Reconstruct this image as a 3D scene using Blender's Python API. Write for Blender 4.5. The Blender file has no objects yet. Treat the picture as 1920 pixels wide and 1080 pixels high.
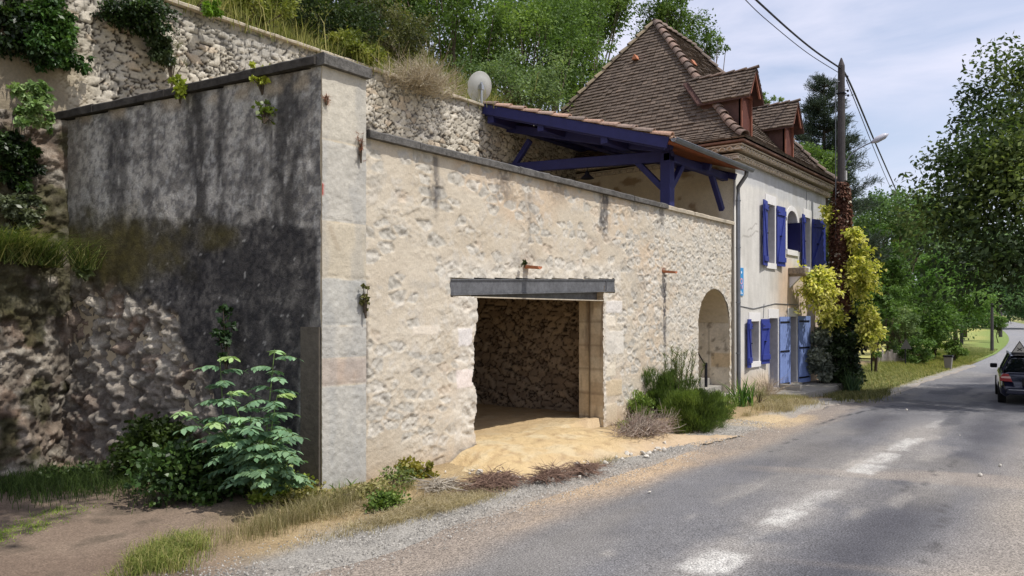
import bpy, math, random
import numpy as np
from mathutils import Vector, Matrix
random.seed(7)
RNG = np.random.default_rng(11)
R = math.radians
SC = bpy.context.scene
COL = SC.collection

# ------------------------------------------------------------------ camera, sky, sun, exposure
CAMP = (-5.965, -7.581, 2.2)
FC, FS = 0.7902, 0.6128                      # viewing direction over the ground plan
cd = bpy.data.cameras.new('camera'); cam = bpy.data.objects.new('camera', cd); COL.objects.link(cam)
cam.location = CAMP
cam.rotation_euler = (R(90), 0, math.atan2(FS, FC) - R(90))
cd.sensor_width = 36; cd.lens = 36 * 1443 / 1920
cd.shift_y = 50 / 1920
cd.clip_start = 0.05; cd.clip_end = 3000
SC.camera = cam

SUN_EL, SUN_AZ = 61.0, 8.0                  # azimuth measured from -Y towards +X
sx, sy, sz = math.sin(R(SUN_AZ)) * math.cos(R(SUN_EL)), -math.cos(R(SUN_AZ)) * math.cos(R(SUN_EL)), math.sin(R(SUN_EL))
sl = bpy.data.lights.new('sun', 'SUN'); sun = bpy.data.objects.new('sun', sl); COL.objects.link(sun)
sl.energy = 3.8; sl.angle = R(0.6); sl.color = (1.0, 0.955, 0.89)
sun.rotation_euler = Vector((sx, sy, sz)).to_track_quat('Z', 'Y').to_euler()
sun.location = (0, -20, 30)

W = bpy.data.worlds.new('World'); SC.world = W; W.use_nodes = True
nt = W.node_tree; N = nt.nodes; L = nt.links
for n in list(N): N.remove(n)
wo = N.new('ShaderNodeOutputWorld'); bg = N.new('ShaderNodeBackground')
sky = N.new('ShaderNodeTexSky'); sky.sky_type = 'NISHITA'; sky.sun_disc = False
sky.sun_elevation = R(SUN_EL); sky.sun_rotation = math.atan2(sx, sy)
sky.air_density = 1.0; sky.dust_density = 1.5; sky.ozone_density = 1.5
tc = N.new('ShaderNodeTexCoord')
mp = N.new('ShaderNodeMapping'); mp.inputs['Scale'].default_value = (1.0, 1.0, 4.2); mp.inputs['Rotation'].default_value = (R(8), R(-10), R(20))
n1 = N.new('ShaderNodeTexNoise'); n1.inputs['Scale'].default_value = 2.1; n1.inputs['Detail'].default_value = 9; n1.inputs['Roughness'].default_value = .55; n1.inputs['Distortion'].default_value = .5
rp = N.new('ShaderNodeValToRGB'); rp.color_ramp.elements[0].position = .34; rp.color_ramp.elements[1].position = .62
rp.color_ramp.elements[0].color = (.36, .36, .36, 1); rp.color_ramp.elements[1].color = (.95, .95, .95, 1)
mx = N.new('ShaderNodeMix'); mx.data_type = 'RGBA'
mx.inputs['B'].default_value = (5.35, 5.4, 6.45, 1)
L.new(tc.outputs['Generated'], mp.inputs[0]); L.new(mp.outputs[0], n1.inputs['Vector']); L.new(n1.outputs[0], rp.inputs[0])
L.new(rp.outputs[0], mx.inputs['Factor']); L.new(sky.outputs[0], mx.inputs['A']); L.new(mx.outputs['Result'], bg.inputs[0])
bg.inputs[1].default_value = 0.15
L.new(bg.outputs[0], wo.inputs[0])
SC.view_settings.view_transform = 'Standard'; SC.view_settings.look = 'None'
SC.view_settings.exposure = 0.12; SC.view_settings.gamma = 1
SC.render.film_transparent = False
try:
    SC.cycles.max_bounces = 6; SC.cycles.diffuse_bounces = 3; SC.cycles.glossy_bounces = 2
    SC.cycles.transmission_bounces = 3; SC.cycles.transparent_max_bounces = 4; SC.cycles.caustics_reflective = False
except Exception: pass

# ------------------------------------------------------------------ measuring helpers (plan of the place from the camera station)
def ray(px, py):
    a = (px - 960) / 1443; b = (590 - py) / 1443
    return (FC + a * FS, FS - a * FC, b)
def onY(px, py, y=0):
    d = ray(px, py); k = (y - CAMP[1]) / d[1]; return (CAMP[0] + k * d[0], y, CAMP[2] + k * d[2])
def onX(px, py, x):
    d = ray(px, py); k = (x - CAMP[0]) / d[0]; return (x, CAMP[1] + k * d[1], CAMP[2] + k * d[2])
def onZ(px, py, z=0):
    d = ray(px, py); k = (z - CAMP[2]) / d[2]; return (CAMP[0] + k * d[0], CAMP[1] + k * d[1], z)
def at(px, py, k):
    d = ray(px, py); return (CAMP[0] + k * d[0], CAMP[1] + k * d[1], CAMP[2] + k * d[2])

# ------------------------------------------------------------------ numpy noise
def _h(i, j, s):
    n = (i.astype(np.int64) * 374761393 + j.astype(np.int64) * 668265263 + s * 1442695041) & 0xffffffff
    n = ((n ^ (n >> 13)) * 1274126177) & 0xffffffff
    n = n ^ (n >> 16)
    return (n & 0xffffff) / float(0xffffff)
def vn(x, y, s=0):
    x = np.asarray(x, float); y = np.asarray(y, float)
    i = np.floor(x); j = np.floor(y); u = x - i; v = y - j
    u = u * u * (3 - 2 * u); v = v * v * (3 - 2 * v)
    a = _h(i, j, s); b = _h(i + 1, j, s); c = _h(i, j + 1, s); d = _h(i + 1, j + 1, s)
    return (a * (1 - u) + b * u) * (1 - v) + (c * (1 - u) + d * u) * v
def fbm(x, y, o=4, s=0):
    t = 0; a = .5; n = 0
    for k in range(o):
        t = t + a * vn(x * 2 ** k + 17 * k, y * 2 ** k - 9 * k, s + k); n += a; a *= .5
    return t / n
def worley(u, v, s=0, jit=.85):
    i = np.floor(u); j = np.floor(v)
    F1 = np.full(u.shape, 9.); F2 = np.full(u.shape, 9.); idr = np.zeros(u.shape); idr2 = np.zeros(u.shape)
    for dj in (-1, 0, 1):
        for di in (-2, -1, 0, 1, 2):
            ci = i + di; cj = j + dj
            off = .5 * (np.mod(cj, 2))
            cx = ci + off + .5 + jit * (_h(ci, cj, s) - .5); cy = cj + .5 + jit * (_h(ci, cj, s + 5) - .5)
            d = np.sqrt((u - cx) ** 2 + (v - cy) ** 2)
            r = _h(ci, cj, s + 9); r2 = _h(ci, cj, s + 13)
            new = d < F1
            F2 = np.where(new, F1, np.minimum(F2, d)); idr = np.where(new, r, idr); idr2 = np.where(new, r2, idr2); F1 = np.where(new, d, F1)
    return F1, F2, idr, idr2
def ss(a, b, x): t = np.clip((x - a) / (b - a), 0, 1); return t * t * (3 - 2 * t)
def lin(c):
    c = np.asarray(c, float) / 255.
    return np.where(c <= .04045, c / 12.92, ((c + .055) / 1.055) ** 2.4)
def mixc(A, B, m): m = np.asarray(m)[..., None]; return A * (1 - m) + B * m

# ------------------------------------------------------------------ materials
def mat(name, color=None, rough=.85, noise=(), bump=(), metal=0, spec=.3, trans=0, alpha=None, coat=0, tint=None):
    """color None -> vertex colour 'Col'. noise: (scale, amount, detail). bump: (scale, distance, detail)"""
    m = bpy.data.materials.new(name); m.use_nodes = True
    t = m.node_tree; n = t.nodes; l = t.links
    b = n['Principled BSDF']
    b.inputs['Roughness'].default_value = rough; b.inputs['Metallic'].default_value = metal
    b.inputs['Specular IOR Level'].default_value = spec
    if coat: b.inputs['Coat Weight'].default_value = coat; b.inputs['Coat Roughness'].default_value = .05
    tcn = n.new('ShaderNodeTexCoord')
    if color is None:
        a = n.new('ShaderNodeAttribute'); a.attribute_name = 'Col'; cs = a.outputs['Color']
    else:
        a = n.new('ShaderNodeRGB'); a.outputs[0].default_value = (*color, 1); cs = a.outputs[0]
    for (sc_, am, det) in noise:
        x = n.new('ShaderNodeTexNoise'); x.inputs['Scale'].default_value = sc_; x.inputs['Detail'].default_value = det; x.inputs['Roughness'].default_value = .6
        l.new(tcn.outputs['Object'], x.inputs['Vector'])
        r = n.new('ShaderNodeMapRange'); r.inputs['From Min'].default_value = .28; r.inputs['From Max'].default_value = .72
        r.inputs['To Min'].default_value = 1 - am; r.inputs['To Max'].default_value = 1 + am
        l.new(x.outputs[0], r.inputs[0])
        q = n.new('ShaderNodeVectorMath'); q.operation = 'SCALE'
        l.new(cs, q.inputs[0]); l.new(r.outputs[0], q.inputs['Scale']); cs = q.outputs[0]
    l.new(cs, b.inputs['Base Color'])
    prev = None
    for (sc_, di, det) in bump:
        x = n.new('ShaderNodeTexNoise'); x.inputs['Scale'].default_value = sc_; x.inputs['Detail'].default_value = det; x.inputs['Roughness'].default_value = .65
        l.new(tcn.outputs['Object'], x.inputs['Vector'])
        u = n.new('ShaderNodeBump'); u.inputs['Strength'].default_value = 1; u.inputs['Distance'].default_value = di
        l.new(x.outputs[0], u.inputs['Height'])
        if prev: l.new(prev, u.inputs['Normal'])
        prev = u.outputs[0]
    if prev: l.new(prev, b.inputs['Normal'])
    if trans:
        tr = n.new('ShaderNodeBsdfTranslucent'); ms = n.new('ShaderNodeMixShader'); ms.inputs[0].default_value = trans
        br = n.new('ShaderNodeVectorMath'); br.operation = 'MULTIPLY'; br.inputs[1].default_value = tint or (1.15, 1.22, .7)
        l.new(cs, br.inputs[0]); l.new(br.outputs[0], tr.inputs[0])
        l.new(b.outputs[0], ms.inputs[1]); l.new(tr.outputs[0], ms.inputs[2]); l.new(ms.outputs[0], n['Material Output'].inputs[0])
    return m
def c8(r, g, b): return tuple(float(v) for v in lin((r, g, b)))

M = {}
M['plaster'] = mat('rough plaster', None, .95, [(38, .10, 4), (7, .06, 3)], [(45, .006, 5), (14, .008, 3)])
M['house_wall'] = mat('smooth limewash', None, .93, [(24, .07, 4), (3.5, .07, 4)], [(30, .003, 4)])
M['rubble'] = mat('rubble stone', None, .95, [(30, .16, 5), (6, .1, 3)], [(40, .008, 5), (12, .01, 3)])
M['dark_wall'] = mat('weathered render', None, .95, [(42, .30, 5), (11, .18, 4)], [(50, .008, 5), (13, .012, 3)])
M['earth'] = mat('earth and gravel', None, .97, [(60, .45, 3), (17, .14, 3)], [(60, .008, 4), (20, .015, 3)])
M['road'] = mat('worn asphalt', None, .9, [(60, .70, 2), (150, .45, 2), (9, .12, 5), (1.6, .10, 5)], [(70, .008, 3)])
M['sand'] = mat('yellow sand', None, .97, [(50, .08, 4), (9, .07, 3)], [(40, .01, 4), (11, .03, 3)])
M['coping'] = mat('dark lichened coping stone', c8(92, 90, 87), .95, [(14, .45, 6), (60, .3, 3), (3, .25, 3)], [(30, .01, 5)])
M['coping_pale'] = mat('pale coping stone', c8(178, 168, 150), .95, [(14, .2, 5), (3, .18, 3)], [(30, .008, 5)])
M['coping_black'] = mat('blackened coping stone', c8(66, 63, 60), .95, [(14, .4, 6), (3, .3, 3)], [(30, .01, 5)])
M['core'] = mat('wall core plaster', c8(190, 176, 150), .95, [(9, .12, 4)], [(30, .008, 4)])
M['reveal'] = mat('tan reveal stone', None, .95, [(20, .12, 4), (4, .14, 3)], [(30, .006, 4)])
M['steel'] = mat('scuffed grey steel', c8(108, 109, 112), .55, [(2.5, .2, 5), (12, .30, 5), (60, .2, 3)], [(60, .001, 2)], metal=.35, spec=.5)
M['tile'] = mat('weathered roof tile', None, .92, [(25, .28, 4), (120, .2, 2)], [(40, .006, 4)])
M['terracotta'] = mat('terracotta', c8(178, 118, 88), .85, [(12, .2, 4)], [(30, .004, 3)])
M['genoise'] = mat('old tile ends in mortar', c8(200, 188, 170), .92, [(10, .3, 4)], [(30, .006, 4)])
M['redwood'] = mat('red brown painted boards', c8(84, 60, 54), .8, [(8, .22, 4), (60, .1, 2)], [(40, .002, 2)])
M['orangewood'] = mat('orange stained boards', c8(150, 88, 56), .7, [(6, .2, 4)], [(30, .003, 2)])
M['timber'] = mat('dark violet blue painted timber', c8(38, 40, 88), .6, [(5, .16, 4), (40, .1, 2)], [(30, .003, 3)], spec=.3)
M['blue'] = mat('blue painted boards', c8(50, 62, 140), .6, [(5, .14, 4), (40, .08, 2)], [(30, .002, 3)], spec=.35)
M['blue_d'] = mat('dark blue boards and shaded leaf', c8(26, 26, 74), .55, [(6, .1, 3)], [], spec=.35)
M['blue_l'] = mat('faded light blue boards', c8(126, 146, 198), .6, [(5, .10, 4), (30, .06, 2)], [(30, .002, 3)], spec=.35)
M['iron'] = mat('black iron', c8(34, 34, 40), .5, [(20, .2, 2)], [], metal=.4)
M['zinc'] = mat('dull zinc', c8(122, 126, 134), .42, [(6, .16, 4)], [], metal=.5, spec=.5)
M['pvc'] = mat('pale plastic pipe', c8(190, 188, 182), .5, [(6, .06, 3)], [])
M['white'] = mat('white lime trim', c8(226, 224, 222), .85, [(9, .06, 4)], [(30, .002, 3)])
M['dish'] = mat('grey enamelled dish', c8(176, 178, 174), .5, [(5, .06, 3)], [])
M['glass'] = mat('window glass', c8(18, 22, 26), .08, [], [], spec=.8)
M['wood_pole'] = mat('weathered timber pole', c8(74, 70, 70), .9, [(6, .25, 5), (50, .15, 2)], [(40, .004, 3)])
M['cable'] = mat('black cable', c8(40, 40, 46), .6)
M['concrete'] = mat('worn concrete', c8(150, 146, 138), .95, [(8, .16, 5), (50, .14, 3)], [(40, .004, 4)])
M['bark'] = mat('bark', c8(84, 74, 62), .95, [(8, .3, 4)], [(20, .02, 4)])
M['twig'] = mat('dry twigs', None, .9, [(9, .2, 2)])
M['leaf'] = mat('leaf', None, .6, [(1.3, .16, 2)], [], spec=.25, trans=.36)
M['leafy'] = mat('yellow leaf', None, .6, [(3, .12, 2)], [], spec=.25, trans=.4, tint=(1.15, 1.2, .5))
M['leafs'] = mat('glossy leaf', None, .42, [(8, .12, 2)], [], spec=.4, trans=.25)
M['needle'] = mat('pine needles', None, .7, [(1.5, .15, 2)], [], trans=.12)
M['dryleaf'] = mat('dry leaf', None, .8, [(5, .2, 2)], [], trans=.2, tint=(1.1, 1, .8))
M['grass'] = mat('grass blades', None, .65, [(3, .2, 2)], [], trans=.35)

# ------------------------------------------------------------------ object helpers
def root_of(o):
    v = Vector((0, 0, 0))
    while o is not None: v += o.location; o = o.parent
    return v
def link_mesh(name, V, F, m, parent=None, col=None, smooth=False):
    """V world coordinates; F list of tuples or int array (n,k)"""
    V = np.asarray(V, np.float32).reshape(-1, 3)
    off = np.array(root_of(parent)) if parent is not None else np.zeros(3)
    V = V - off.astype(np.float32)
    me = bpy.data.meshes.new(name)
    if isinstance(F, np.ndarray):
        n, k = F.shape
        me.vertices.add(len(V)); me.vertices.foreach_set('co', V.ravel())
        me.loops.add(n * k); me.loops.foreach_set('vertex_index', F.astype(np.int32).ravel())
        me.polygons.add(n); me.polygons.foreach_set('loop_start', np.arange(0, n * k, k, dtype=np.int32))
        me.update(calc_edges=True)
    else:
        me.from_pydata(V.tolist(), [], F); me.update()
    if col is not None:
        a = me.color_attributes.new('Col', 'FLOAT_COLOR', 'POINT')
        c = np.ones((len(V), 4), np.float32); c[:, :3] = np.asarray(col, np.float32).reshape(-1, 3)
        a.data.foreach_set('color', c.ravel())
    if smooth: me.polygons.foreach_set('use_smooth', [True] * len(me.polygons))
    me.materials.append(m if not isinstance(m, str) else M[m])
    o = bpy.data.objects.new(name, me); COL.objects.link(o)
    if parent is not None: o.parent = parent
    return o
def tag(o, label=None, cat=None, group=None, kind=None):
    if label: o['label'] = label
    if cat: o['category'] = cat
    if group: o['group'] = group
    if kind: o['kind'] = kind
    return o
def thing(name, label, cat, loc=(0, 0, 0), group=None):
    o = bpy.data.objects.new(name, None); COL.objects.link(o); o.location = loc; o.empty_display_size = .3
    return tag(o, label, cat, group)
def copy_tree(o, parent=None):
    c = o.copy(); COL.objects.link(c)
    if parent is not None: c.parent = parent
    for ch in list(o.children): copy_tree(ch, c)
    return c

class MB:
    """collects boxes, tubes, prisms into one mesh; optional per-vertex colours"""
    def __init__(s): s.v = []; s.f = []; s.c = []
    def add(s, V, F, col=None):
        b = len(s.v); V = [tuple(map(float, p)) for p in V]; s.v += V; s.f += [tuple(int(i) + b for i in f) for f in F]
        s.c += [col if col is not None else (.5, .5, .5)] * len(V); return s
    def box(s, a, b, col=None, jit=0):
        x0, y0, z0 = a; x1, y1, z1 = b
        V = [(x0, y0, z0), (x1, y0, z0), (x1, y1, z0), (x0, y1, z0), (x0, y0, z1), (x1, y0, z1), (x1, y1, z1), (x0, y1, z1)]
        if jit: V = [tuple(q + random.uniform(-jit, jit) for q in p) for p in V]
        return s.add(V, [(0, 3, 2, 1), (4, 5, 6, 7), (0, 1, 5, 4), (1, 2, 6, 5), (2, 3, 7, 6), (3, 0, 4, 7)], col)
    def beam(s, p, q, w, h, up=(0, 0, 1), col=None):
        p = Vector(p); q = Vector(q); d = (q - p).normalized(); u = Vector(up); r = d.cross(u)
        if r.length < 1e-3: r = d.cross(Vector((0, 1, 0)))
        r.normalize(); u = r.cross(d).normalized(); V = []
        for e in (p, q):
            for (a, b) in ((-1, -1), (1, -1), (1, 1), (-1, 1)): V.append(e + r * a * w / 2 + u * b * h / 2)
        return s.add(V, [(3, 2, 1, 0), (4, 5, 6, 7), (0, 1, 5, 4), (1, 2, 6, 5), (2, 3, 7, 6), (3, 0, 4, 7)], col)
    def tube(s, pts, r, n=8, col=None, cap=True):
        pts = [Vector(p) for p in pts]; rs = r if isinstance(r, (list, tuple)) else [r] * len(pts)
        V = []; F = []; ref = Vector((0, 0, 1))
        for i, p in enumerate(pts):
            d = (pts[min(i + 1, len(pts) - 1)] - pts[max(i - 1, 0)])
            d = d.normalized() if d.length > 1e-9 else Vector((0, 0, 1))
            a = d.cross(ref)
            if a.length < .15: a = d.cross(Vector((1, 0, 0)))
            a.normalize(); b = d.cross(a).normalized()
            for k in range(n):
                t = 2 * math.pi * k / n; V.append(p + (a * math.cos(t) + b * math.sin(t)) * rs[i])
        for i in range(len(pts) - 1):
            for k in range(n):
                k2 = (k + 1) % n; F.append((i * n + k, i * n + k2, (i + 1) * n + k2, (i + 1) * n + k))
        if cap: F.append(tuple(range(n - 1, -1, -1))); F.append(tuple((len(pts) - 1) * n + k for k in range(n)))
        return s.add(V, F, col)
    def prism(s, poly, axis, a, b, col=None):
        """poly of 2-D points extruded along axis from a to b (0:x 1:y 2:z)"""
        n = len(poly); V = []
        for e in (a, b):
            for (u, v) in poly:
                V.append({0: (e, u, v), 1: (u, e, v), 2: (u, v, e)}[axis])
        F = [tuple(range(n - 1, -1, -1)), tuple(range(n, 2 * n))] + [(i, (i + 1) % n, n + (i + 1) % n, n + i) for i in range(n)]
        return s.add(V, F, col)
    def lathe(s, prof, c=(0, 0, 0), n=24, M_=None, col=None):
        V = []; F = []
        for (r, z) in prof:
            for k in range(n):
                t = 2 * math.pi * k / n; p = Vector((r * math.cos(t), r * math.sin(t), z))
                if M_: p = M_ @ p
                V.append(p + Vector(c))
        for i in range(len(prof) - 1):
            for k in range(n):
                k2 = (k + 1) % n; F.append((i * n + k, i * n + k2, (i + 1) * n + k2, (i + 1) * n + k))
        return s.add(V, F, col)
    def build(s, name, m, parent=None, colored=False, smooth=False, bevel=0):
        o = link_mesh(name, s.v, s.f, m, parent, s.c if colored else None, smooth)
        if bevel:
            b = o.modifiers.new('bevel', 'BEVEL'); b.width = bevel; b.segments = 2; b.limit_method = 'ANGLE'
        return o

def sheet(name, P, col, m, parent=None, mask=None, smooth=True, flip=False):
    """grid mesh; P (nv,nu,3), mask (nv-1,nu-1) of faces kept"""
    nv, nu = P.shape[:2]; idx = np.arange(nv * nu).reshape(nv, nu)
    F = np.stack([idx[:-1, :-1], idx[:-1, 1:], idx[1:, 1:], idx[1:, :-1]], -1)
    if mask is not None: F = F[mask]
    F = F.reshape(-1, 4)
    if flip: F = F[:, ::-1]
    V = P.reshape(-1, 3); C = None if col is None else col.reshape(-1, 3)
    used = np.unique(F); rem = np.zeros(len(V), int); rem[used] = np.arange(len(used))
    return link_mesh(name, V[used], rem[F], m, parent, None if C is None else C[used], smooth)

# ------------------------------------------------------------------ leaves
LEAF = (np.array([(0, 0, 0), (.5, .27, .05), (1, 0, -.06), (.5, -.27, .05)]), np.array([(0, 1, 2, 3)]))
OVAL = (np.array([(0, 0, 0), (.28, .24, .05), (.62, .26, .04), (1, 0, -.08), (.62, -.26, .04), (.28, -.24, .05)]), np.array([(0, 1, 2, 3, 4, 5)]))
BLADE = (np.array([(0, .03, 0), (0, -.03, 0), (.55, -.022, .0), (.55, .022, .0)]), np.array([(0, 1, 2, 3)]))
LOBE = (np.array([(0, 0, 0), (.25, .42, .03), (.6, .28, .06), (1, 0, -.05), (.6, -.28, .06), (.25, -.42, .03)]), np.array([(0, 1, 2, 3, 4, 5)]))
def unit(v): return v / np.maximum(np.linalg.norm(v, axis=-1, keepdims=True), 1e-9)
def scatter(tpl, pos, fwd, up, size):
    T, F = tpl; n = len(pos); k = len(T)
    f = unit(fwd); s_ = unit(np.cross(up, f)); u = np.cross(f, s_)
    V = pos[:, None, :] + size[:, None, None] * (T[None, :, 0:1] * f[:, None, :] + T[None, :, 1:2] * s_[:, None, :] + T[None, :, 2:3] * u[:, None, :])
    FF = (F[None, :, :] + (np.arange(n) * k)[:, None, None]).reshape(-1, F.shape[1])
    return V.reshape(-1, 3), FF, k
def leafmesh(name, m, pos, size, cols, parent, tpl=LEAF, rng=RNG, droop=.2, flat=.8, fwd=None, outc=None, outw=.5):
    n = len(pos)
    d = rng.normal(size=(n, 3))
    if outc is not None: d = d + outw * 2 * unit(pos - outc)
    d[:, 2] -= droop
    if fwd is not None: d = d * .4 + fwd
    up = rng.normal(size=(n, 3)) * (1 - flat) + np.array([0, 0, 1.]) * flat + rng.normal(size=(n, 3)) * .35
    V, F, k = scatter(tpl, pos, d, up, size)
    cols = np.asarray(cols); ci = rng.random(n)
    if len(cols) != n:
        t = ci * (len(cols) - 1); a = np.floor(t).astype(int); b = np.minimum(a + 1, len(cols) - 1); w = (t - a)[:, None]
        C = lin(cols[a]) * (1 - w) + lin(cols[b]) * w
    else: C = cols
    C = C * (.85 + .3 * rng.random((n, 1)))
    return link_mesh(name, V, F, m, parent, np.repeat(C, k, 0))
def ball(n, rng=RNG, shell=.5):
    v = unit(rng.normal(size=(n, 3))); r = shell + (1 - shell) * rng.random((n, 1)); return v * r
def crown_points(c, rad, nclump, per, csize, rng, shell=.55, flatz=.7):
    c = np.array(c, float); rad = np.array(rad, float)
    b_ = ball(nclump, rng, shell); ph = rng.random() * 50
    lob = .70 + .55 * vn(np.arctan2(b_[:, 1], b_[:, 0]) * 1.7 + ph, np.arcsin(np.clip(unit(b_)[:, 2], -1, 1)) * 2.4 + ph, 5)
    cc = b_ * lob[:, None] * rad + c
    cs = csize * (.40 + 1.2 * rng.random(nclump) ** 1.4)
    n = (per * (cs / csize) ** 1.6).astype(int) + 4
    pos = np.concatenate([cc[i] + ball(n[i], rng, .25) * cs[i] * np.array([1, 1, flatz]) for i in range(nclump)])
    cid = np.repeat(np.arange(nclump), n)
    return pos, cc, cid
def crown_col(cid, cols, n, rng):
    cols = lin(np.array(cols)); k = cid.max() + 1
    w = rng.random(k)[cid] * .65 + rng.random(n) * .35
    t = w * (len(cols) - 1); a = np.minimum(np.floor(t).astype(int), len(cols) - 2); f = (t - a)[:, None]
    return cols[a] * (1 - f) + cols[a + 1] * f
def limbs(base, fork, targets, r0, rng, name, parent, n=7, m='bark'):
    mb = MB(); b = Vector(base); f = Vector(fork)
    mid = (b + f) / 2 + Vector((rng.normal() * .1, rng.normal() * .1, 0))
    mb.tube([b, mid, f], [r0, r0 * .82, r0 * .62], n)
    for t in targets:
        t = Vector(t); s0 = b.lerp(f, .55 + .45 * rng.random())
        m1 = s0.lerp(t, .5) + Vector((rng.normal() * .15, rng.normal() * .15, -.12 * (t - s0).length))
        rr = r0 * (.22 + .18 * rng.random())
        mb.tube([s0, m1, t], [rr, rr * .6, rr * .2], 5)
    return mb.build(name, m, parent, smooth=True)
def tree(name, label, cat, base, crown, rad, nclump, per, csize, leaf, cols, r0=.2, group=None, seed=1, m='leaf', fork=None, nl=26, shell=.55, tpl=LEAF, droop=.25, extra=None):
    rng = np.random.default_rng(seed)
    t = thing(name, label, cat, base, group)
    pos, cc, cid = crown_points(crown, rad, nclump, per, csize, rng, shell)
    if extra is not None:
        for (ec, er, en) in extra:
            p2, c2, i2 = crown_points(ec, er, en, per, csize, rng, .2)
            pos = np.concatenate([pos, p2]); cid = np.concatenate([cid, i2 + cid.max() + 1]); cc = np.concatenate([cc, c2])
    C = crown_col(cid, cols, len(pos), rng)
    fk = fork or (base[0] * .3 + crown[0] * .7, base[1] * .3 + crown[1] * .7, base[2] + (crown[2] - base[2]) * .75)
    limbs((base[0], base[1], base[2] - .3), fk, cc[rng.permutation(len(cc))[:nl]], r0, rng, 'trunk', t)
    leafmesh('crown', M[m], pos, leaf * (.6 + .8 * rng.random(len(pos))), C, t, tpl, rng, droop, .6, outc=np.array(crown), outw=.35)
    return t

# ------------------------------------------------------------------ terrain
def gz(x, y):
    x = np.asarray(x, float); y = np.asarray(y, float)
    return -.3 * ss(12, 21, x) - .15 * ss(24, 45, x) + 1.35 * ss(95, 210, x) + 0 * y
def road_c(x):
    x = np.asarray(x, float)
    return -4.75 + .5 * ss(25, 60, x) + np.where(x > 55, .045 * (np.maximum(x, 55) - 55) + .00056 * (np.maximum(x, 55) - 55) ** 2, 0)
def axis_steps(segs):
    a = []
    for (p, q, d) in segs: a += list(np.arange(p, q - 1e-6, d))
    a.append(segs[-1][1]); return np.array(a)

# far ground sheet, sunk slightly where the fine sheets lie
gx = axis_steps([(-600, -60, 60), (-60, -10, 5), (-10, 60, 1), (60, 300, 2.5), (300, 1500, 100)])
gy = axis_steps([(-900, -60, 60), (-60, -12, 4), (-12, 12, 1), (12, 60, 4), (60, 900, 60)])
X, Y = np.meshgrid(gx, gy); Z = gz(X, Y) - .06
C = mixc(lin((112, 118, 68)), lin((150, 144, 92)), ss(.35, .65, fbm(X * .09, Y * .12, 4, 3)))
C = mixc(C, lin((150, 136, 112)), ss(-7, -9, Y) * ss(18, 8, X) * .8)
tag(sheet('ground', np.stack([X, Y, Z], -1), C, M['earth']), kind='structure')

# road
xs = axis_steps([(-14, 16, .06), (16, 40, .15), (40, 100, .6), (100, 280, 2.5)])
vs = np.concatenate([np.linspace(-1, -.42, 18)[:-1], np.linspace(-.42, 1, 56)])
X, V = np.meshgrid(xs, vs)
half = 2.75 + .0 * X
Yc = road_c(X); Y = Yc + V * half
edge = .12 * (fbm(X * 1.3, Y * .2, 4, 21) - .5) * (np.abs(V) > .97)
Y = Y + edge
Z = gz(X, Y) + .004 - .02 * V ** 2 + .0
asph = mixc(lin((98, 98, 101)), lin((118, 117, 117)), fbm(X * .5, Y * 1.6, 4, 31))
track = np.exp(-((Y + 3.75) / .42) ** 2) + np.exp(-((Y + 5.75) / .5) ** 2)
asph = mixc(asph, lin((74, 74, 79)), np.clip(track * ss(.3, .62, fbm(X * .35, Y * 1.1, 4, 5)) * .9, 0, 1))
big = ss(.5, .7, fbm(X * .22 + 3, Y * .6, 4, 77))
asph = mixc(asph, lin((126, 122, 116)), big * .55)
dust = ss(-6.0, -7.0, Y + .5 * (fbm(X * .7, Y, 4, 8) - .5)) * ss(20, 8, X)
asph = mixc(asph, lin((150, 141, 129)), dust * .75)
dirt = ss(-3.25, -2.75, Y + .42 * (fbm(X * .55, Y * .8, 4, 12) - .5) - .1 * np.sin(X * .6)) * ss(22, 9, X)
asph = mixc(asph, lin((142, 130, 117)), dirt * .8)
cross = ss(.62, .8, fbm(X * .9 + Y * .35, Y * .25, 3, 41)) * ss(14, 2, X)           # tan wash running across
asph = mixc(asph, lin((154, 142, 128)), cross * .6)
# sand trodden out of the opening on to the road
sp = ss(1.0, .35, np.hypot((X - 10.3) / 1.7, (Y + 2.25) / .55) + .7 * (fbm(X * 1.6, Y * 3, 4, 15) - .5))
asph = mixc(asph, lin((186, 164, 128)), sp * .7)
sp = ss(1.0, .2, np.hypot((X - 3.6) / 4.2, (Y + 2.2) / .8) + .9 * (fbm(X * 1.2, Y * 2.4, 4, 16) - .5))
asph = mixc(asph, lin((186, 160, 126)), sp * .6)
# worn centre line: broken white patches in a pale worn band
band = np.exp(-((Y + 4.78 + .03 * (X - 3) * 0) / .34) ** 2) * ss(13, 10, X)
asph = mixc(asph, lin((158, 152, 143)), band * .5 * ss(.2, .5, fbm(X * 1.2, Y * 3, 4, 93)))
wear = fbm(X * 2.2, Y * 6, 5, 91)
for (a, b, w, k) in ((.2, .95, .18, .85), (1.1, 1.9, .12, .1), (2.1, 2.8, .16, .85), (2.9, 4.1, .12, .38), (5.4, 6.3, .17, .8), (6.4, 7.3, .14, .6), (7.7, 9.3, .14, .75), (10.8, 12.2, .09, .4), (-2.6, -1.8, .15, .9)):
    cy = -4.86 if a > 4 else -4.86 + .05
    m_ = ss(a - .10, a + .06, X + .35 * (wear - .5) + .25 * (Y - cy)) * ss(b + .08, b - .12, X + .5 * (wear - .5)) * ss(w + .05, w - .05, np.abs(Y - cy) + .16 * (wear - .5))
    asph = mixc(asph, lin((186, 184, 178)), m_ * k * (.55 + .45 * ss(.3, .55, fbm(X * 5, Y * 14, 4, 92))))
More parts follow.
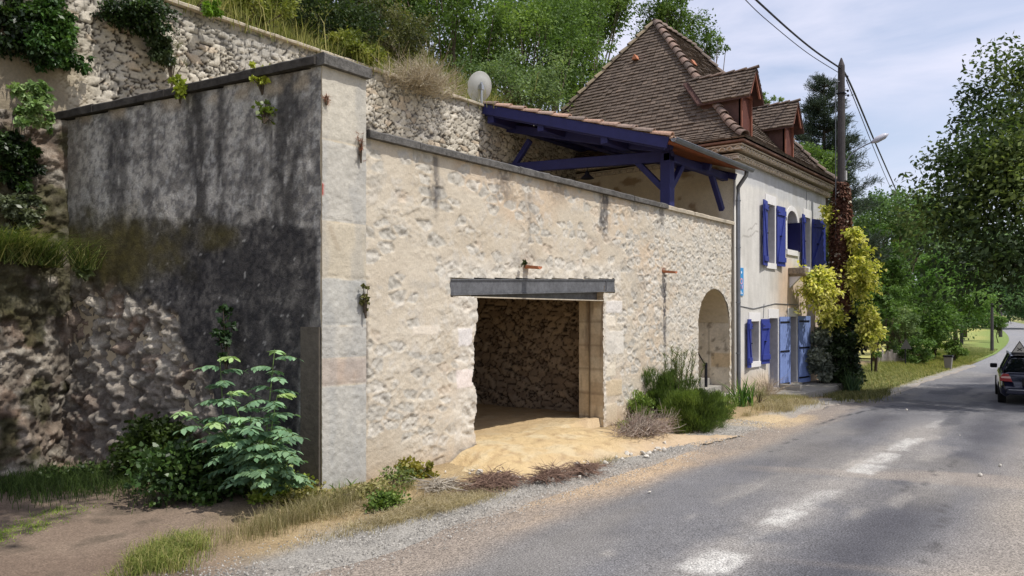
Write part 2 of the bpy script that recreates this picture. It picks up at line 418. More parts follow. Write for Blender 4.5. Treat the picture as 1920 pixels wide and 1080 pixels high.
for (px_, py_, rx, ry, k) in ((1140, 1040, .16, .04, .5), (1690, 935, .5, .05, .4), (1610, 962, .3, .04, .4), (1750, 905, .9, .1, .25), (1600, 870, .5, .06, .5), (1750, 850, .9, .1, .35), (1400, 920, 1.3, .05, .3), (1745, 822, .5, .07, .4)):
    q = onZ(px_, py_); m_ = ss(1, .3, np.hypot((X - q[0]) / rx * .8, (Y - q[1]) / ry * .35) + 1.6 * (wear - .5)); asph = mixc(asph, lin((176, 170, 160)), m_ * k * .7)
for (sx0, sy0, sl0, sd0) in ((1.5, -6.3, .08, 301), (4.5, -5.6, -.05, 302), (6.2, -3.3, .03, 303), (10.5, -3.9, .1, 304)):
    d = np.abs(Y - (sy0 + sl0 * (X - sx0) + .25 * (fbm(X * 2.1, X * 0, 4, sd0) - .5))); asph = mixc(asph, lin((72, 70, 70)), ss(.022, .006, d) * ss(sx0 - .1, sx0 + .2, X) * ss(sx0 + 3.2, sx0 + 2.4, X) * .7)
# wet-looking tar seams and patches further along
d = np.abs(Y - (-2.9 - .06 * (X - 9) + .12 * (fbm(X * 1.7, X * 0, 4, 61) - .5)))
asph = mixc(asph, lin((60, 60, 64)), ss(.05, .015, d) * ss(8.5, 9.5, X) * ss(19, 16, X) * ss(.35, .5, fbm(X * 2.5, Y, 3, 6)))
asph = mixc(asph, lin((78, 78, 82)), ss(.50, .60, fbm(X * .5, Y * 1.6, 5, 63)) * ss(9.0, 12.5, X) * ss(34, 22, X) * .8)
q = onZ(1690, 905); asph = mixc(asph, lin((84, 84, 88)), ss(1, .5, np.hypot((X - q[0]) / .25, (Y - q[1]) / .16)) * .7)
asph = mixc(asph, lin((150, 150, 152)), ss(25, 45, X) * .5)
tag(sheet('road', np.stack([X, Y, Z], -1), asph, M['road']), kind='structure')

# dirt yard, gravel verge and dry ground against the walls: one fine sheet
xs = axis_steps([(-14, 14, .06), (14, 40, .2)]); ys = axis_steps([(-4.0, 1.2, .05), (1.2, 9, .2)])
X, Y = np.meshgrid(xs, ys)
e0 = -2.05 + .18 * (fbm(X * .9, Y * 0, 4, 2) - .5)
Z = gz(X, Y) + .028 + .03 * (fbm(X * 2.2, Y * 2.2, 4, 4) - .5) + .05 * ss(-1.4, 0, Y) * fbm(X * 1.1, Y * 1.1, 3, 44) 
rb = ss(-1.95, -2.5, Y + .3 * (fbm(X * 1.1, Y, 3, 5) - .5))
Z = Z - .085 * rb
Z = np.where((Y < -2.6) & (X > -3), Z - .2, Z)
lft = ss(-2.2, -4.5, X + .5 * (Y + 2))
# the yard opens to the left of the gravel apron
Z = np.where((Y < -2.6) & (X <= -3), gz(X, Y) - .06, Z)
grav = mixc(lin((128, 125, 119)), lin((158, 154, 146)), fbm(X * 7, Y * 7, 3, 9))
dryg = mixc(lin((134, 116, 88)), lin((168, 148, 112)), fbm(X * 2.4, Y * 2.4, 4, 10))
yard = mixc(lin((98, 82, 70)), lin((138, 122, 106)), fbm(X * 1.4, Y * 1.4, 5, 11))
yard = mixc(yard, lin((70, 64, 54)), ss(.52, .7, fbm(X * 3.1, Y * 3.1, 4, 14)) * .5)
n_ = fbm(X * 1.1, Y * 1.4, 4, 13) - .5
C = mixc(grav, dryg, ss(-1.75, -1.25, Y + .7 * n_))
C = mixc(C, yard, ss(-1.1, -2.1, X - .55 * (Y + .8) + .9 * n_))
C = mixc(C, lin((150, 130, 110)), rb * ss(-.5, 1, X) * .7)
C = mixc(C, lin((186, 164, 126)), ss(1, .5, np.hypot((X - 9.8) / 1.5, (Y + 1.9) / .6) + .8 * n_) * .8)
tag(sheet('verge', np.stack([X, Y, Z], -1), C, M['earth']), kind='structure')

# right hand shoulder of the road
xs = axis_steps([(-12, 60, .5)]); ys = axis_steps([(-16, -7.3, .3)])
X, Y = np.meshgrid(xs, ys)
Z = gz(X, Y) - .012 + .05 * fbm(X * 1.2, Y * 1.2, 3, 3) * ss(-7.6, -8.5, Y)
C = mixc(lin((150, 140, 124)), lin((120, 116, 84)), ss(.4, .6, fbm(X * .8, Y * .8, 4, 12)) * ss(-7.8, -9, Y))
tag(sheet('shoulder', np.stack([X, Y, Z], -1), C, M['earth']), kind='structure')

# pale meadow beyond the bend, inside the curve of the road
xs = axis_steps([(44, 230, 2)]); vs = np.linspace(0, 1, 20)
X, V = np.meshgrid(xs, vs); Y0 = road_c(X) + 2.7; Y = Y0 + V * 26
Z = gz(X, Y) + .02 + V ** 2 * 1.8 * ss(60, 120, X)
C = mixc(lin((170, 162, 96)), lin((140, 146, 82)), ss(.4, .62, fbm(X * .1, Y * .3, 4, 5)))
C = mixc(C, lin((112, 130, 66)), ss(.16, .04, V))
tag(sheet('meadow', np.stack([X, Y, Z], -1), C, M['earth']), kind='structure')

# wooded slope behind the walls and beyond the house
def hz(x, y):
    x = np.asarray(x, float); y = np.asarray(y, float)
    a = 7.25 + .62 * np.maximum(y - 5, 0)
    b = np.clip(.42 * (y - 5.5 - 4 * ss(60, 100, x)), -1, 9) - .3
    w = ss(12.0, 16, x)
    return np.where(x < 13, np.minimum(a, 22), a * (1 - w) + b * w) + .35 * (fbm(x * .5, y * .5, 4, 7) - .5)
for (nm, x0, x1, y0, y1, st) in (('hillside', -30, 12.9, 5.02, 60, .5), ('slope', 12.9, 240, 8.3, 120, 2.0)):
    X, Y = np.meshgrid(axis_steps([(x0, x1, st)]), axis_steps([(y0, y1, st)]))
    Z = hz(X, Y) if nm == 'hillside' else hz(np.maximum(X, 17), Y)
    C = mixc(lin((104, 110, 58)), lin((140, 132, 82)), ss(.35, .65, fbm(X * .6, Y * .6, 4, 5)))
    tag(sheet(nm, np.stack([X, Y, Z], -1), C, M['earth']), kind='structure')

# ------------------------------------------------------------------ terrace building (corner pier, street wall, side wall, garage)
TB = thing('terrace_building', 'cream rough stone terrace building with an open garage doorway and grey corner pier', 'building', (0, 0, 0))
TOP = 4.49
oz = lambda x: 2.50 + .035 * (x - 2.9)
xs = np.arange(.67, 12.905, .018); zs = np.arange(-.1, TOP + .01, .018)
X, Z = np.meshgrid(xs, zs)
jl = 2.93 + .13 * (fbm(Z * 5, Z * 0 + 3, 4, 2) - .5) + .07 * (vn(Z * 3.1, Z * 0, 6) - .5) - .05 * ss(.5, 1.2, Z) * ss(2.2, 1.4, Z)
jr = 6.63 + .03 * (fbm(Z * 7, Z * 0 + 5, 3, 3) - .5)
op = (X > jl) & (X < jr) & (Z < oz(X))
ac = 11.85; ar = .93
arch = (np.abs(X - ac) < ar) & (Z < 2.0 + .82 * np.sqrt(np.clip(1 - ((X - ac) / ar) ** 2, 0, 1)) + .0)
beamm = (X > 2.36) & (X < 7.06) & (Z > oz(X) - .01) & (Z < oz(X) + .245)
op = op | arch
F1, F2, id1, id2 = worley(X / .30 + .3 * fbm(X * 3, Z * 3, 3, 1), Z / .17 + .3 * fbm(X * 3, Z * 3, 3, 2), 3)
e = F2 - F1
right = ss(7.4, 9.5, X)                              # the right half is rougher and paler
low = ss(2.0, .3, Z) * ss(3.2, 1.5, X)
thr = .36 + .30 * right + .12 * low
shown = ((id1 < thr + .08) * ss(.10, .26, e + .35 * (fbm(X * 9, Z * 9, 3, 4) - .5)))
chip = fbm(X * 11 + 2.5 * fbm(X * 5, Z * 5, 2, 8), Z * 9, 5, 9)
chipm = ss(.52, .66, chip) * ss(.4, .62, fbm(X * 2.1, Z * 2.6, 3, 19) + .12 * right)
H = .007 * (fbm(X * 3, Z * 3, 4, 5) - .5) + .005 * (fbm(X * 22, Z * 22, 3, 6) - .5)
sh1_ = fbm(X * 8 + 1.6 * fbm(X * 4, Z * 4, 2, 81), Z * 11 - X * 4, 4, 82)       # flaked roughcast, small ledges
sh2_ = fbm(X * 17 + 9, Z * 20 + X * 5, 3, 83)
patch = ss(.38, .62, fbm(X * 1.7, Z * 2.3, 4, 84) + .16 * right - .04)
ledge = ss(.47, .50, sh1_) * (.35 + .65 * patch); ledge2 = ss(.50, .53, sh2_) * patch
H = H + .0075 * ledge + .0065 * ledge2 + .005 * (fbm(X * 34, Z * 34, 2, 86) - .5)
H = H - .016 * shown * ss(.3, .7, fbm(X * 14, Z * 14, 4, 12)) + .02 * shown * (vn(X * 16, Z * 13, 15) - .45) + .016 * chipm * (fbm(X * 18, Z * 15, 3, 17) - .35)
base = mixc(lin((186, 173, 152)), lin((204, 195, 178)), fbm(X * 1.1, Z * 1.2, 4, 31))
base = mixc(base, lin((198, 174, 146)), ss(.5, .75, fbm(X * .7, Z * .9, 4, 33)) * .55)
base = mixc(base, lin((198, 191, 178)), right * .6 * ss(.3, .6, fbm(X * 1.4, Z * 1.4, 3, 35)))
stone = mixc(lin((172, 169, 160)), lin((204, 199, 188)), id2)
stone = mixc(stone, lin((188, 162, 130)), (id2 > .88) * .5)
stone = mixc(stone, lin((150, 142, 128)), ss(.56, .75, fbm(X * 12, Z * 12, 3, 36)) * .5)
C = mixc(base, stone, shown * .8)
C = mixc(C, lin((196, 192, 184)), chipm * .40); C = mixc(C, lin((192, 188, 178)), ledge2 * .30); C = mixc(C, lin((158, 148, 130)), ss(.44, .47, sh1_) * ss(.50, .47, sh1_) * .45 * patch)
# fresh lime round the opening
dl = np.minimum(np.abs(X - 2.9), 99)
fresh = np.maximum(ss(.46, .16, np.abs(X - 2.74) + .3 * (fbm(X * 4, Z * 4, 3, 51) - .5)) * (Z < 2.75), ss(.34, .12, np.abs(Z - (oz(X) + .30)) + .14 * (fbm(X * 5, Z * 5, 3, 52) - .5)) * (X > 2.1) * (X < 7.3) * (Z > oz(X) + .1))
fresh = np.maximum(fresh, ss(.14, .04, np.abs(X - 6.68)) * (Z < 2.6))
fresh = fresh * ss(.25, .6, fbm(X * 5, Z * 5, 4, 55) + .15); C = mixc(C, lin((206, 200, 188)), fresh * .6)
H = H + fresh * .045 * (fbm(X * 7, Z * 6, 4, 53) - .5)
# ashlar blocks down the right jamb and a few down the left
for (x0, x1, z0, z1, cc) in ((6.72, 7.16, .05, .5, (214, 200, 176)), (6.72, 7.35, .62, .95, (200, 182, 152)), (6.72, 7.1, 1.0, 1.3, (216, 206, 186)), (6.72, 7.42, 1.42, 1.9, (214, 208, 196)), (6.72, 7.1, 1.96, 2.2, (224, 214, 196)), (6.72, 7.36, 2.22, 2.48, (216, 211, 204)), (2.5, 2.84, 1.72, 2.02, (214, 209, 205)), (2.46, 2.84, 1.1, 1.4, (226, 214, 206)), (1.55, 2.1, 1.9, 2.05, (216, 206, 190)), (11.9, 12.9, .9, 1.25, (200, 184, 156))):
    m_ = ss(0, .03, X - x0 + .02 * (vn(X * 9, Z * 9, 3) - .5)) * ss(0, .03, x1 - X) * ss(0, .03, Z - z0) * ss(0, .03, z1 - Z + .03 * (vn(X * 6, Z * 5, 4) - .5))
    C = mixc(C, lin(cc), m_ * .9); H = H * (1 - m_ * .7) + .008 * m_
# streaks of black lichen running down from coping and spouts
def streak(cx, w, z0, z1, k, s=1):
    global C
    n = fbm(X * 9, Z * 1.3, 4, s) ; n2 = fbm(X * 16, Z * 14, 3, s + 3)
    m_ = ss(w, w * .25, np.abs(X - cx) + w * 1.1 * (n - .5)) * ss(z0 - .1, z0 + .4 * (z1 - z0), Z + .3 * (n - .5)) * ss(z1 + .03, z1 - .03, Z) * ss(.34, .6, n2 + .12)
    C = mixc(C, lin((74, 72, 74)), m_ * k)
streak(onY(817, 0)[0], .10, 3.55, 4.45, .7, 3); streak(onY(815, 0)[0], .17, 3.75, 4.05, .6, 5)
streak(onY(945, 0)[0], .35, 3.95, 4.5, .55, 6); streak(onY(1132, 0)[0], .28, 3.65, 4.5, .85, 7); streak(onY(1240, 0)[0], .2, 4.0, 4.5, .6, 8)
streak(onY(1246, 0)[0], .10, 1.1, 3.06, .95, 9); streak(onY(992, 0)[0], .07, 3.1, 4.3, .35, 10); streak(onY(1045, 0)[0], .4, 4.15, 4.5, .35, 11); streak(onY(1190, 0)[0], .3, 4.2, 4.5, .35, 12)
streak(.74, .06, .8, 2.4, .6, 14)
foot = ss(.55, .0, Z + .3 * (fbm(X * 2, Z * 2, 4, 66) - .5)); C = mixc(C, lin((176, 156, 130)), foot * .55)
C = mixc(C, lin((150, 146, 138)), ss(.62, .8, fbm(X * 2.3, Z * 4.2, 4, 67)) * .35)
keep = ~(op | beamm); km = keep[:-1, :-1] & keep[1:, 1:] & keep[1:, :-1] & keep[:-1, 1:]
sheet('street_wall', np.stack([X, -H, Z], -1), C, M['plaster'], TB, km)

# wall core behind the roughcast, leaving both openings
mb = MB()
for (a, b, z0, z1) in ((.62, 2.84, -.1, 4.47), (2.84, 6.7, 2.80, 4.47), (7.08, 10.86, -.1, 4.47), (12.84, 13.0, -.1, 4.47), (10.86, 12.84, 2.95, 4.47)):
    mb.box((a, .03, z0), (b, .55, z1))
mb.box((6.74, .03, -.1), (7.08, .55, 2.8))
mb.build('wall_core', 'core', TB)
# right hand reveal of the garage opening, seen from the road
ys = np.arange(-.005, .60, .02); zs = np.arange(-.1, 2.78, .03)
Y, Z = np.meshgrid(ys, zs)
C = mixc(lin((196, 176, 144)), lin((214, 200, 172)), fbm(Y * 5, Z * 1.5, 4, 3))
blk = (np.floor(Z / .46 + .4 * (Y > .32)) % 2)
C = mixc(C, lin((180, 158, 128)), blk * .5)
C = mixc(C, lin((110, 96, 78)), ss(.05, .015, np.abs(Y - .33)) * .75)
C = mixc(C, lin((128, 110, 92)), ss(.55, .7, fbm(Y * 6, Z * 1.1, 3, 9)) * .6)
C = mixc(C, lin((130, 112, 90)), ss(.03, .01, np.abs((Z / .46) % 1 - .5) * .46) * .5)
Xr = 6.665 + .025 * (fbm(Y * 5, Z * 4, 4, 4) - .5) + .05 * ss(.33, .36, Y)
sheet('jamb', np.stack([Xr, Y, Z], -1), C, M['reveal'], TB, flip=True)

def rubble_panel(name, parent, U0, U1, Z0, Z1, st, P, sw=.30, sh=.16, seed=5, amp=.055, cols=((196, 188, 170), (222, 214, 198), (172, 162, 146)), paint=None, mask=None, flip=False, gap=(96, 84, 70)):
    U, Z = np.meshgrid(np.arange(U0, U1, st), np.arange(Z0, Z1 + st * .5, st))
    wu = U / sw + .45 * fbm(U * 2.2, Z * 2.2, 3, seed) + .5 * vn(U * .7, Z * .7, seed + 2); wv = Z / sh + .55 * fbm(U * 1.6, Z * 2.6, 3, seed + 1)
    wq = np.exp(.55 * (fbm(U * .8, Z * .8, 3, seed + 40) - .5) * 2); wu = wu * 1.0 + 1.2 * (fbm(U * .5, Z * .5, 2, seed + 41) - .5); F1, F2, a, b = worley(wu, wv, seed, .98)
    G1, G2, a2, b2 = worley(wu * 1.9 + 7, wv * 1.7, seed + 60, .95); sub = (b > .74); F2 = np.where(sub, F1 + np.minimum(F2 - F1, (G2 - G1) * .6), F2); a = np.where(sub, .5 * a + .5 * a2, a); b = np.where(sub, b2, b)
    e = F2 - F1
    body = ss(.0, .12, e + .08 * (fbm(U * 20, Z * 20, 3, seed + 4) - .5))
    H = amp * body * (.62 + .6 * a) + .03 * body * (vn(U * 7 + 40 * a, Z * 9 + 30 * b, seed + 7) - .5) + .010 * (fbm(U * 26, Z * 26, 3, seed + 8) - .5) - amp
    c = mixc(lin(cols[0]), lin(cols[1]), a); c = mixc(c, lin(cols[2]), (b > .72) * .8); c = mixc(c, lin((190, 168, 140)), (b < .10) * .5)
    c = c * (.86 + .28 * fbm(U * 14, Z * 14, 4, seed + 5))[..., None]
    c = mixc(lin(gap), c, ss(.03, .12, e + .05 * (fbm(U * 18, Z * 18, 3, seed + 70) - .5)))
    if paint: H, c = paint(U, Z, H, c)
    return sheet(name, P(U, Z, H), c, M['rubble'], parent, mask(U, Z) if mask else None, flip=flip)
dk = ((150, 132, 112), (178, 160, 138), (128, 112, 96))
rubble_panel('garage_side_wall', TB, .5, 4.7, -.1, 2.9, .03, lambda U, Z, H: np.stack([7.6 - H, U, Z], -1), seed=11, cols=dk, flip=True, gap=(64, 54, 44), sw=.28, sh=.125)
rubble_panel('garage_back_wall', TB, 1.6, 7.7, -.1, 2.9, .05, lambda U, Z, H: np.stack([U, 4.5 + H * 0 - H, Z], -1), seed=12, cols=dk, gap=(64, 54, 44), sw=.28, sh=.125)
mb = MB()
mb.box((.7, .56, 2.86), (12.95, 4.7, 4.15)); mb.box((7.70, .56, -.1), (7.9, 4.7, 2.85)); mb.box((1.3, .56, -.1), (1.6, 4.7, 2.85)); mb.box((1.3, 4.6, -.1), (7.9, 4.7, 2.85))
mb.build('terrace_slab', 'core', TB)
# steel lintel: I-beam with recessed web
b0, b1 = 2.35, 7.07
mb = MB()
for (y0, y1, dz0, dz1) in ((-.012, .16, 0, .02), (-.012, .16, .22, .24), (.006, .02, .022, .218)):
    V = [(b0, y0, oz(b0) + dz0), (b1, y0, oz(b1) + dz0), (b1, y1, oz(b1) + dz0), (b0, y1, oz(b0) + dz0), (b0, y0, oz(b0) + dz1), (b1, y0, oz(b1) + dz1), (b1, y1, oz(b1) + dz1), (b0, y1, oz(b0) + dz1)]
    mb.add(V, [(0, 3, 2, 1), (4, 5, 6, 7), (0, 1, 5, 4), (1, 2, 6, 5), (2, 3, 7, 6), (3, 0, 4, 7)])
mb.box((6.74, -.010, oz(6.8) + .022), (6.755, .006, oz(6.8) + .218))
mb.box((2.32, .16, oz(2.4)), (6.7, .56, oz(6.6) + .2))
mb.build('lintel_beam', 'steel', TB)
MB().box((2.4, -.002, oz(2.4) - .024), (6.65, .12, oz(2.4) - .006)).build('lime_bed', 'coping_pale', TB)
# porch arch recess: side reveal and back with steps
ys = np.arange(0, 1.0, .04); zs = np.arange(.0, 2.95, .04); Y, Z = np.meshgrid(ys, zs)
C = mixc(lin((198, 186, 164)), lin((216, 206, 188)), fbm(Y * 4, Z * 3, 4, 3))
C = mixc(C, lin((198, 174, 136)), ss(.04, 0, np.abs(Z - 1.05) - .16) * (Y < .5) * .8); C = mixc(C, lin((120, 110, 96)), ss(.6, .75, fbm(Y * 9, Z * 9, 3, 5)) * .7)
C = mixc(C, lin((120, 110, 96)), ss(.03, .01, np.abs(Y - .55)) * .5)
sheet('porch_jamb', np.stack([12.80 + .012 * fbm(Y * 9, Z * 9, 3, 3) + 0 * Y, Y, Z], -1), C, M['reveal'], TB, flip=True)
mb = MB(); mb.box((10.9, 1.0, 0), (12.83, 1.1, 2.95)); mb.box((10.8, .56, -.1), (10.86, 1.0, 2.95)); mb.box((10.86, .56, 2.86), (12.83, 1.0, 2.96))
for k in range(14):       # arch soffit
    a0, a1 = math.pi * k / 14, math.pi * (k + 1) / 14
    P0 = (ac + ar * math.cos(a0), 2.0 + .82 * math.sin(a0)); P1 = (ac + ar * math.cos(a1), 2.0 + .82 * math.sin(a1))
    mb.prism([P0, P1, (P1[0], P1[1] + .2 + (2.9 - P1[1]) * .6), (P0[0], P0[1] + .2 + (2.9 - P0[1]) * .6)], 1, .028, 1.0)
mb.build('porch_recess', 'core', TB)
mb = MB(); mb.box((10.9, -.25, -.1), (12.8, .95, .22)); mb.box((10.95, .2, .22), (12.78, .97, .40)); mb.box((11.0, .5, .40), (12.76, .98, .58))
mb.build('porch_steps', 'concrete', TB, bevel=.01)
mb = MB(); mb.tube([(10.95, .25, 1.3), (11.6, .3, 1.25), (12.0, .35, 1.02), (12.15, .35, .95)], .018, 6); mb.tube([(12.15, .35, 1.0), (12.15, .35, .3)], .04, 8)
mb.build('handrail', 'iron', TB)

# corner pier, stone by stone
PW = .69
xs = np.arange(-.003, PW + .02, .02); zs = np.arange(-.1, 5.23, .02); X, Z = np.meshgrid(xs, zs)
bands = [(-.2, 1.33, (184, 181, 172), 1), (1.33, 1.68, (190, 174, 158), .6), (1.68, 2.08, (186, 182, 172), 1), (2.08, 2.66, (180, 178, 170), 1), (2.66, 3.36, (192, 182, 162), .35), (3.36, 4.35, (186, 182, 172), .9), (4.35, 5.4, (192, 186, 172), .6)]
C = np.zeros(X.shape + (3,)); H = np.zeros(X.shape); rgh = np.zeros(X.shape)
for i, (z0, z1, cc, r_) in enumerate(bands):
    m_ = (Z >= z0) & (Z < z1); C[m_] = lin(cc); rgh[m_] = r_
    j = ss(.028, .008, np.abs(Z - z1 + .02 * (vn(X * 9, X * 0, i) - .5))); C = mixc(C, lin((196, 182, 156)), j * .9); H -= .006 * j
H += rgh * .020 * (fbm(X * 26, Z * 22, 4, 5) - .5) + .006 * (fbm(X * 6, Z * 5, 3, 6) - .5)
q = ss(0, .02, X - .1) * ss(0, .02, .66 - X) * ss(0, .02, Z - 1.38) * ss(0, .02, 1.62 - Z); C = mixc(C, lin((178, 160, 144)), q * .8)
C = C * (.86 + .26 * fbm(X * 9, Z * 6, 4, 7))[..., None]
C = mixc(C, lin((150, 152, 152)), ss(.5, .7, fbm(X * 3.5, Z * 1.2, 4, 17)) * .35)
C = mixc(C, lin((136, 138, 140)), ss(.7, .1, Z + .4 * (fbm(X * 5, Z * 3, 3, 18) - .5)) * .4)
q = ss(.03, .0, np.abs(X - .0)) * ss(.09, .06, np.abs(Z - 3.72)); C = mixc(C, lin((176, 66, 52)), q)
q = ss(.05, .02, np.abs(X - (.1 + .5 * (2.75 + .55 - Z)) * 1) ) * (Z > 3.0) * (Z < 3.3); C = mixc(C, lin((150, 132, 110)), q * .3)
P_ = sheet('pier_face', np.stack([X, -.045 - H, Z], -1), C, M['plaster'], TB)
mb = MB(); mb.box((.004, -.034, -.1), (PW + .005, .25, 5.22)); mb.build('pier', M['core'], TB)
DX, DY = -.223, .975; NX, NY = -.975, -.223
def side(t, n, z): return (DX * t + NX * n, DY * t + NY * n, z)

# side wall: weathered, black-streaked grey render with tree shade painted low, breaking to bare rubble
T, Z = np.meshgrid(np.arange(-.02, 5.0, .026), np.arange(-.1, 5.24, .026))
lim = 5.24 - (5.24 - 3.35) * ss(5.75, 6.1, T) - .5 * ss(6.2, 9, T) + .35 * (fbm(T * 2, Z * 0, 3, 4) - .5) * (T > 5.9)
bareline = 2.45 - 1.1 * ss(3.0, 1.5, T) - 1.9 * ss(1.9, 1.0, T) + .55 * ss(4, 5.8, T)
nb = fbm(T * 1.9, Z * 1.9, 5, 71)
bare = ss(-.10, .16, bareline - Z + 1.0 * (nb - .5))
F1, F2, a, b = worley(T / .36 + .8 * fbm(T * 2, Z * 2, 4, 6), Z / .24 + .8 * fbm(T * 2, Z * 2, 4, 7), 8, .95)
body = ss(-.1, .5, F2 - F1 + 1.3 * (fbm(T * 7, Z * 7, 5, 3) - .5))
Hs = .006 * (fbm(T * 9, Z * 9, 4, 1) - .5) + .02 * (fbm(T * 1.2, Z * 1.2, 3, 2) - .5)
Hb = -.05 + .06 * body * (.4 + a) + .16 * (fbm(T * 4.5, Z * 4.5, 5, 9) - .5) + .05 * (fbm(T * 16, Z * 16, 3, 19) - .5) + .32 * ss(1.9, .0, Z) * ss(1.8, 5, T) * fbm(T * .8, Z * .8, 3, 10)
crest = ss(.3, -.1, np.abs(Z - bareline) - .1) * bare
Hb = Hb + .05 * (ss(.46, .52, fbm(T * 7, Z * 8, 4, 131)) - .5) + .03 * (ss(.47, .52, fbm(T * 15, Z * 16, 4, 132)) - .5); H = Hs * (1 - bare) + Hb * bare
bank = 0 * T
cg = fbm(T * 6, Z * 5, 5, 21)
fin = fbm(T * 22, Z * 20, 4, 121); grey = mixc(lin((128, 125, 120)), lin((184, 180, 172)), ss(.3, .7, cg)); grey = mixc(grey, lin((84, 84, 88)), ss(.50, .62, fin) * .6); grey = mixc(grey, lin((210, 208, 202)), ss(.58, .68, fbm(T * 13, Z * 11, 4, 122)) * .45)
grey = mixc(grey, lin((196, 196, 192)), ss(.62, .76, fbm(T * 15, Z * 9, 4, 23)) * .5)
def vst(c, w, s, lo=-1): n = fbm(T * 5, Z * .9, 4, s); return ss(w, w * .2, np.abs(T - c) + w * 1.3 * (n - .5)) * ss(lo, lo + .5, Z)
black = lin((54, 52, 52))
for (c, w, s, k) in ((2.0, .26, 24, .85), (1.62, .14, 34, .75), (.5, .38, 25, .8), (1.1, .14, 26, .4), (3.55, .25, 27, .65), (2.9, .10, 28, .4)):
    grey = mixc(grey, black, vst(c, w, s) * k * ss(.30, .54, fbm(T * 13, Z * 3.2, 4, s + 7) + .06))
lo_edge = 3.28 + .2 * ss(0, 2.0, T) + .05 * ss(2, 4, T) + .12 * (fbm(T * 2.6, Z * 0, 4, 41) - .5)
shadem = ss(.10, -.10, Z - lo_edge + .42 * (fbm(T * 5, Z * 5, 4, 42) - .5)) * ss(5.2, 3.8, T + .8 * (nb - .5)) * ss(-.05, .02, T - .06 - .3 * ss(2.6, 1.2, Z))
grey = mixc(grey, mixc(mixc(lin((64, 62, 62)), lin((96, 93, 90)), ss(.38, .68, cg)), lin((36, 36, 40)), ss(.46, .60, fin) * .7), shadem * .95)  # tree shade on the lower wall, painted into the render colour
buff = ss(4.0, 4.9, T + .5 * (nb - .5)) * ss(3.6, 4.2, Z); grey = mixc(grey, lin((136, 130, 118)), buff * .75)
grey = mixc(grey, lin((178, 164, 142)), ss(4.9, 5.05, Z) * ss(.45, .6, fbm(T * 2, Z * 2, 3, 43)) * .7)
grey = mixc(grey, lin((214, 212, 206)), ss(.93, .96, vn(T * 30, Z * 26, 44)) * shadem * .5)
moss = ss(1.0, .3, np.hypot((T - 3.9) / 2.4, (Z - 3.15) / .75) + .9 * (fbm(T * 2.4, Z * 2.4, 4, 45) - .5))
moss = np.maximum(moss, ss(1, .4, np.hypot((T - 1.7) / .5, (Z - 3.2) / .25) + .8 * (fbm(T * 4, Z * 4, 4, 46) - .5)) * .8)
mossc = mixc(lin((64, 58, 38)), lin((104, 96, 52)), fbm(T * 12, Z * 12, 4, 47))
st = mixc(lin((128, 119, 108)), lin((186, 178, 164)), a * .5 + .5 * fbm(T * 9, Z * 9, 4, 48)); st = mixc(st, lin((140, 112, 92)), (b > .7) * .5)
st = mixc(st, lin((176, 172, 160)), ss(.55, .72, fbm(T * 10, Z * 10, 4, 49)) * .7); st = mixc(lin((58, 50, 44)), st, .35 + .65 * body)
st = mixc(st, lin((86, 78, 72)), ss(1.9, .6, Z) * .55)  # shade painted in: bare rubble darkened towards the foot
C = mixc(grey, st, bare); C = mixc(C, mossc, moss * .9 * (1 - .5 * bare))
C = mixc(C, lin((100, 96, 90)), ss(.22, .1, T) * ss(2.8, 1.8, Z) * .7)
C = mixc(C, lin((70, 76, 44)), bank * ss(.45, .6, fbm(T * 3, Z * 3, 4, 50)) * .8)
P_ = np.stack([DX * T + NX * H, DY * T + NY * H, Z + 0 * T], -1)
kk = Z < 5.235 - .036 * T; km = kk[:-1, :-1] & kk[1:, 1:] & kk[1:, :-1] & kk[:-1, 1:]
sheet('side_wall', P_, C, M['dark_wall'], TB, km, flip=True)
mb = MB()
for (t0, t1, z1) in ((.04, 4.95, 5.22),):
    V = [side(t0, -.06, -.1), side(t1, -.06, -.1), side(t1, -.6, -.1), side(t0, -.6, -.1)]; V += [(p[0], p[1], z1 - .036 * max(0, p[1])) for p in V]
    mb.add(V, [(0, 1, 2, 3), (7, 6, 5, 4), (0, 4, 5, 1), (1, 5, 6, 2), (2, 6, 7, 3), (3, 7, 4, 0)])
mb.build('side_wall_core', 'core', TB)
# rough rock face carrying on to the left of the side wall
U, Z = np.meshgrid(np.arange(-.1, 5.5, .026), np.arange(-.1, 5.05, .026))
F1, F2, a, b = worley(U / .5 + 1.2 * fbm(U * 1.6, Z * 1.6, 4, 6), Z / .34 + 1.2 * fbm(U * 1.6, Z * 1.6, 4, 7), 18, .95)
body = ss(-.1, .5, F2 - F1 + 1.3 * (fbm(U * 6, Z * 6, 5, 3) - .5))
bk_ = .30 * ss(0, 2.9, Z) + .5 * ss(2.9, 3.3, Z + .4 * (fbm(U * 1.2, U * 0, 3, 2) - .5)) + .3 * ss(3.4, 5, Z)
H = .04 * body * (.4 + a) + .22 * (fbm(U * 1.3, Z * 1.5, 4, 9) - .5) + .04 * (fbm(U * 14, Z * 14, 3, 5) - .5) + .05 * (ss(.45, .53, fbm(U * 3.2, Z * 4, 5, 141)) - .5) + .04 * (ss(.46, .51, fbm(U * 8, Z * 9, 4, 142)) - .5) + .03 * (ss(.47, .51, fbm(U * 17, Z * 18, 3, 143)) - .5)
st = mixc(lin((96, 86, 76)), lin((150, 141, 128)), ss(.3, .7, .3 * a + .7 * fbm(U * 9, Z * 9, 4, 48))); st = mixc(st, lin((176, 170, 158)), ss(.54, .64, fbm(U * 7, Z * 7, 5, 149)) * .6); st = mixc(st, lin((130, 106, 88)), (b > .7) * .4)
st = mixc(lin((62, 55, 48)), st, .5 + .5 * body)
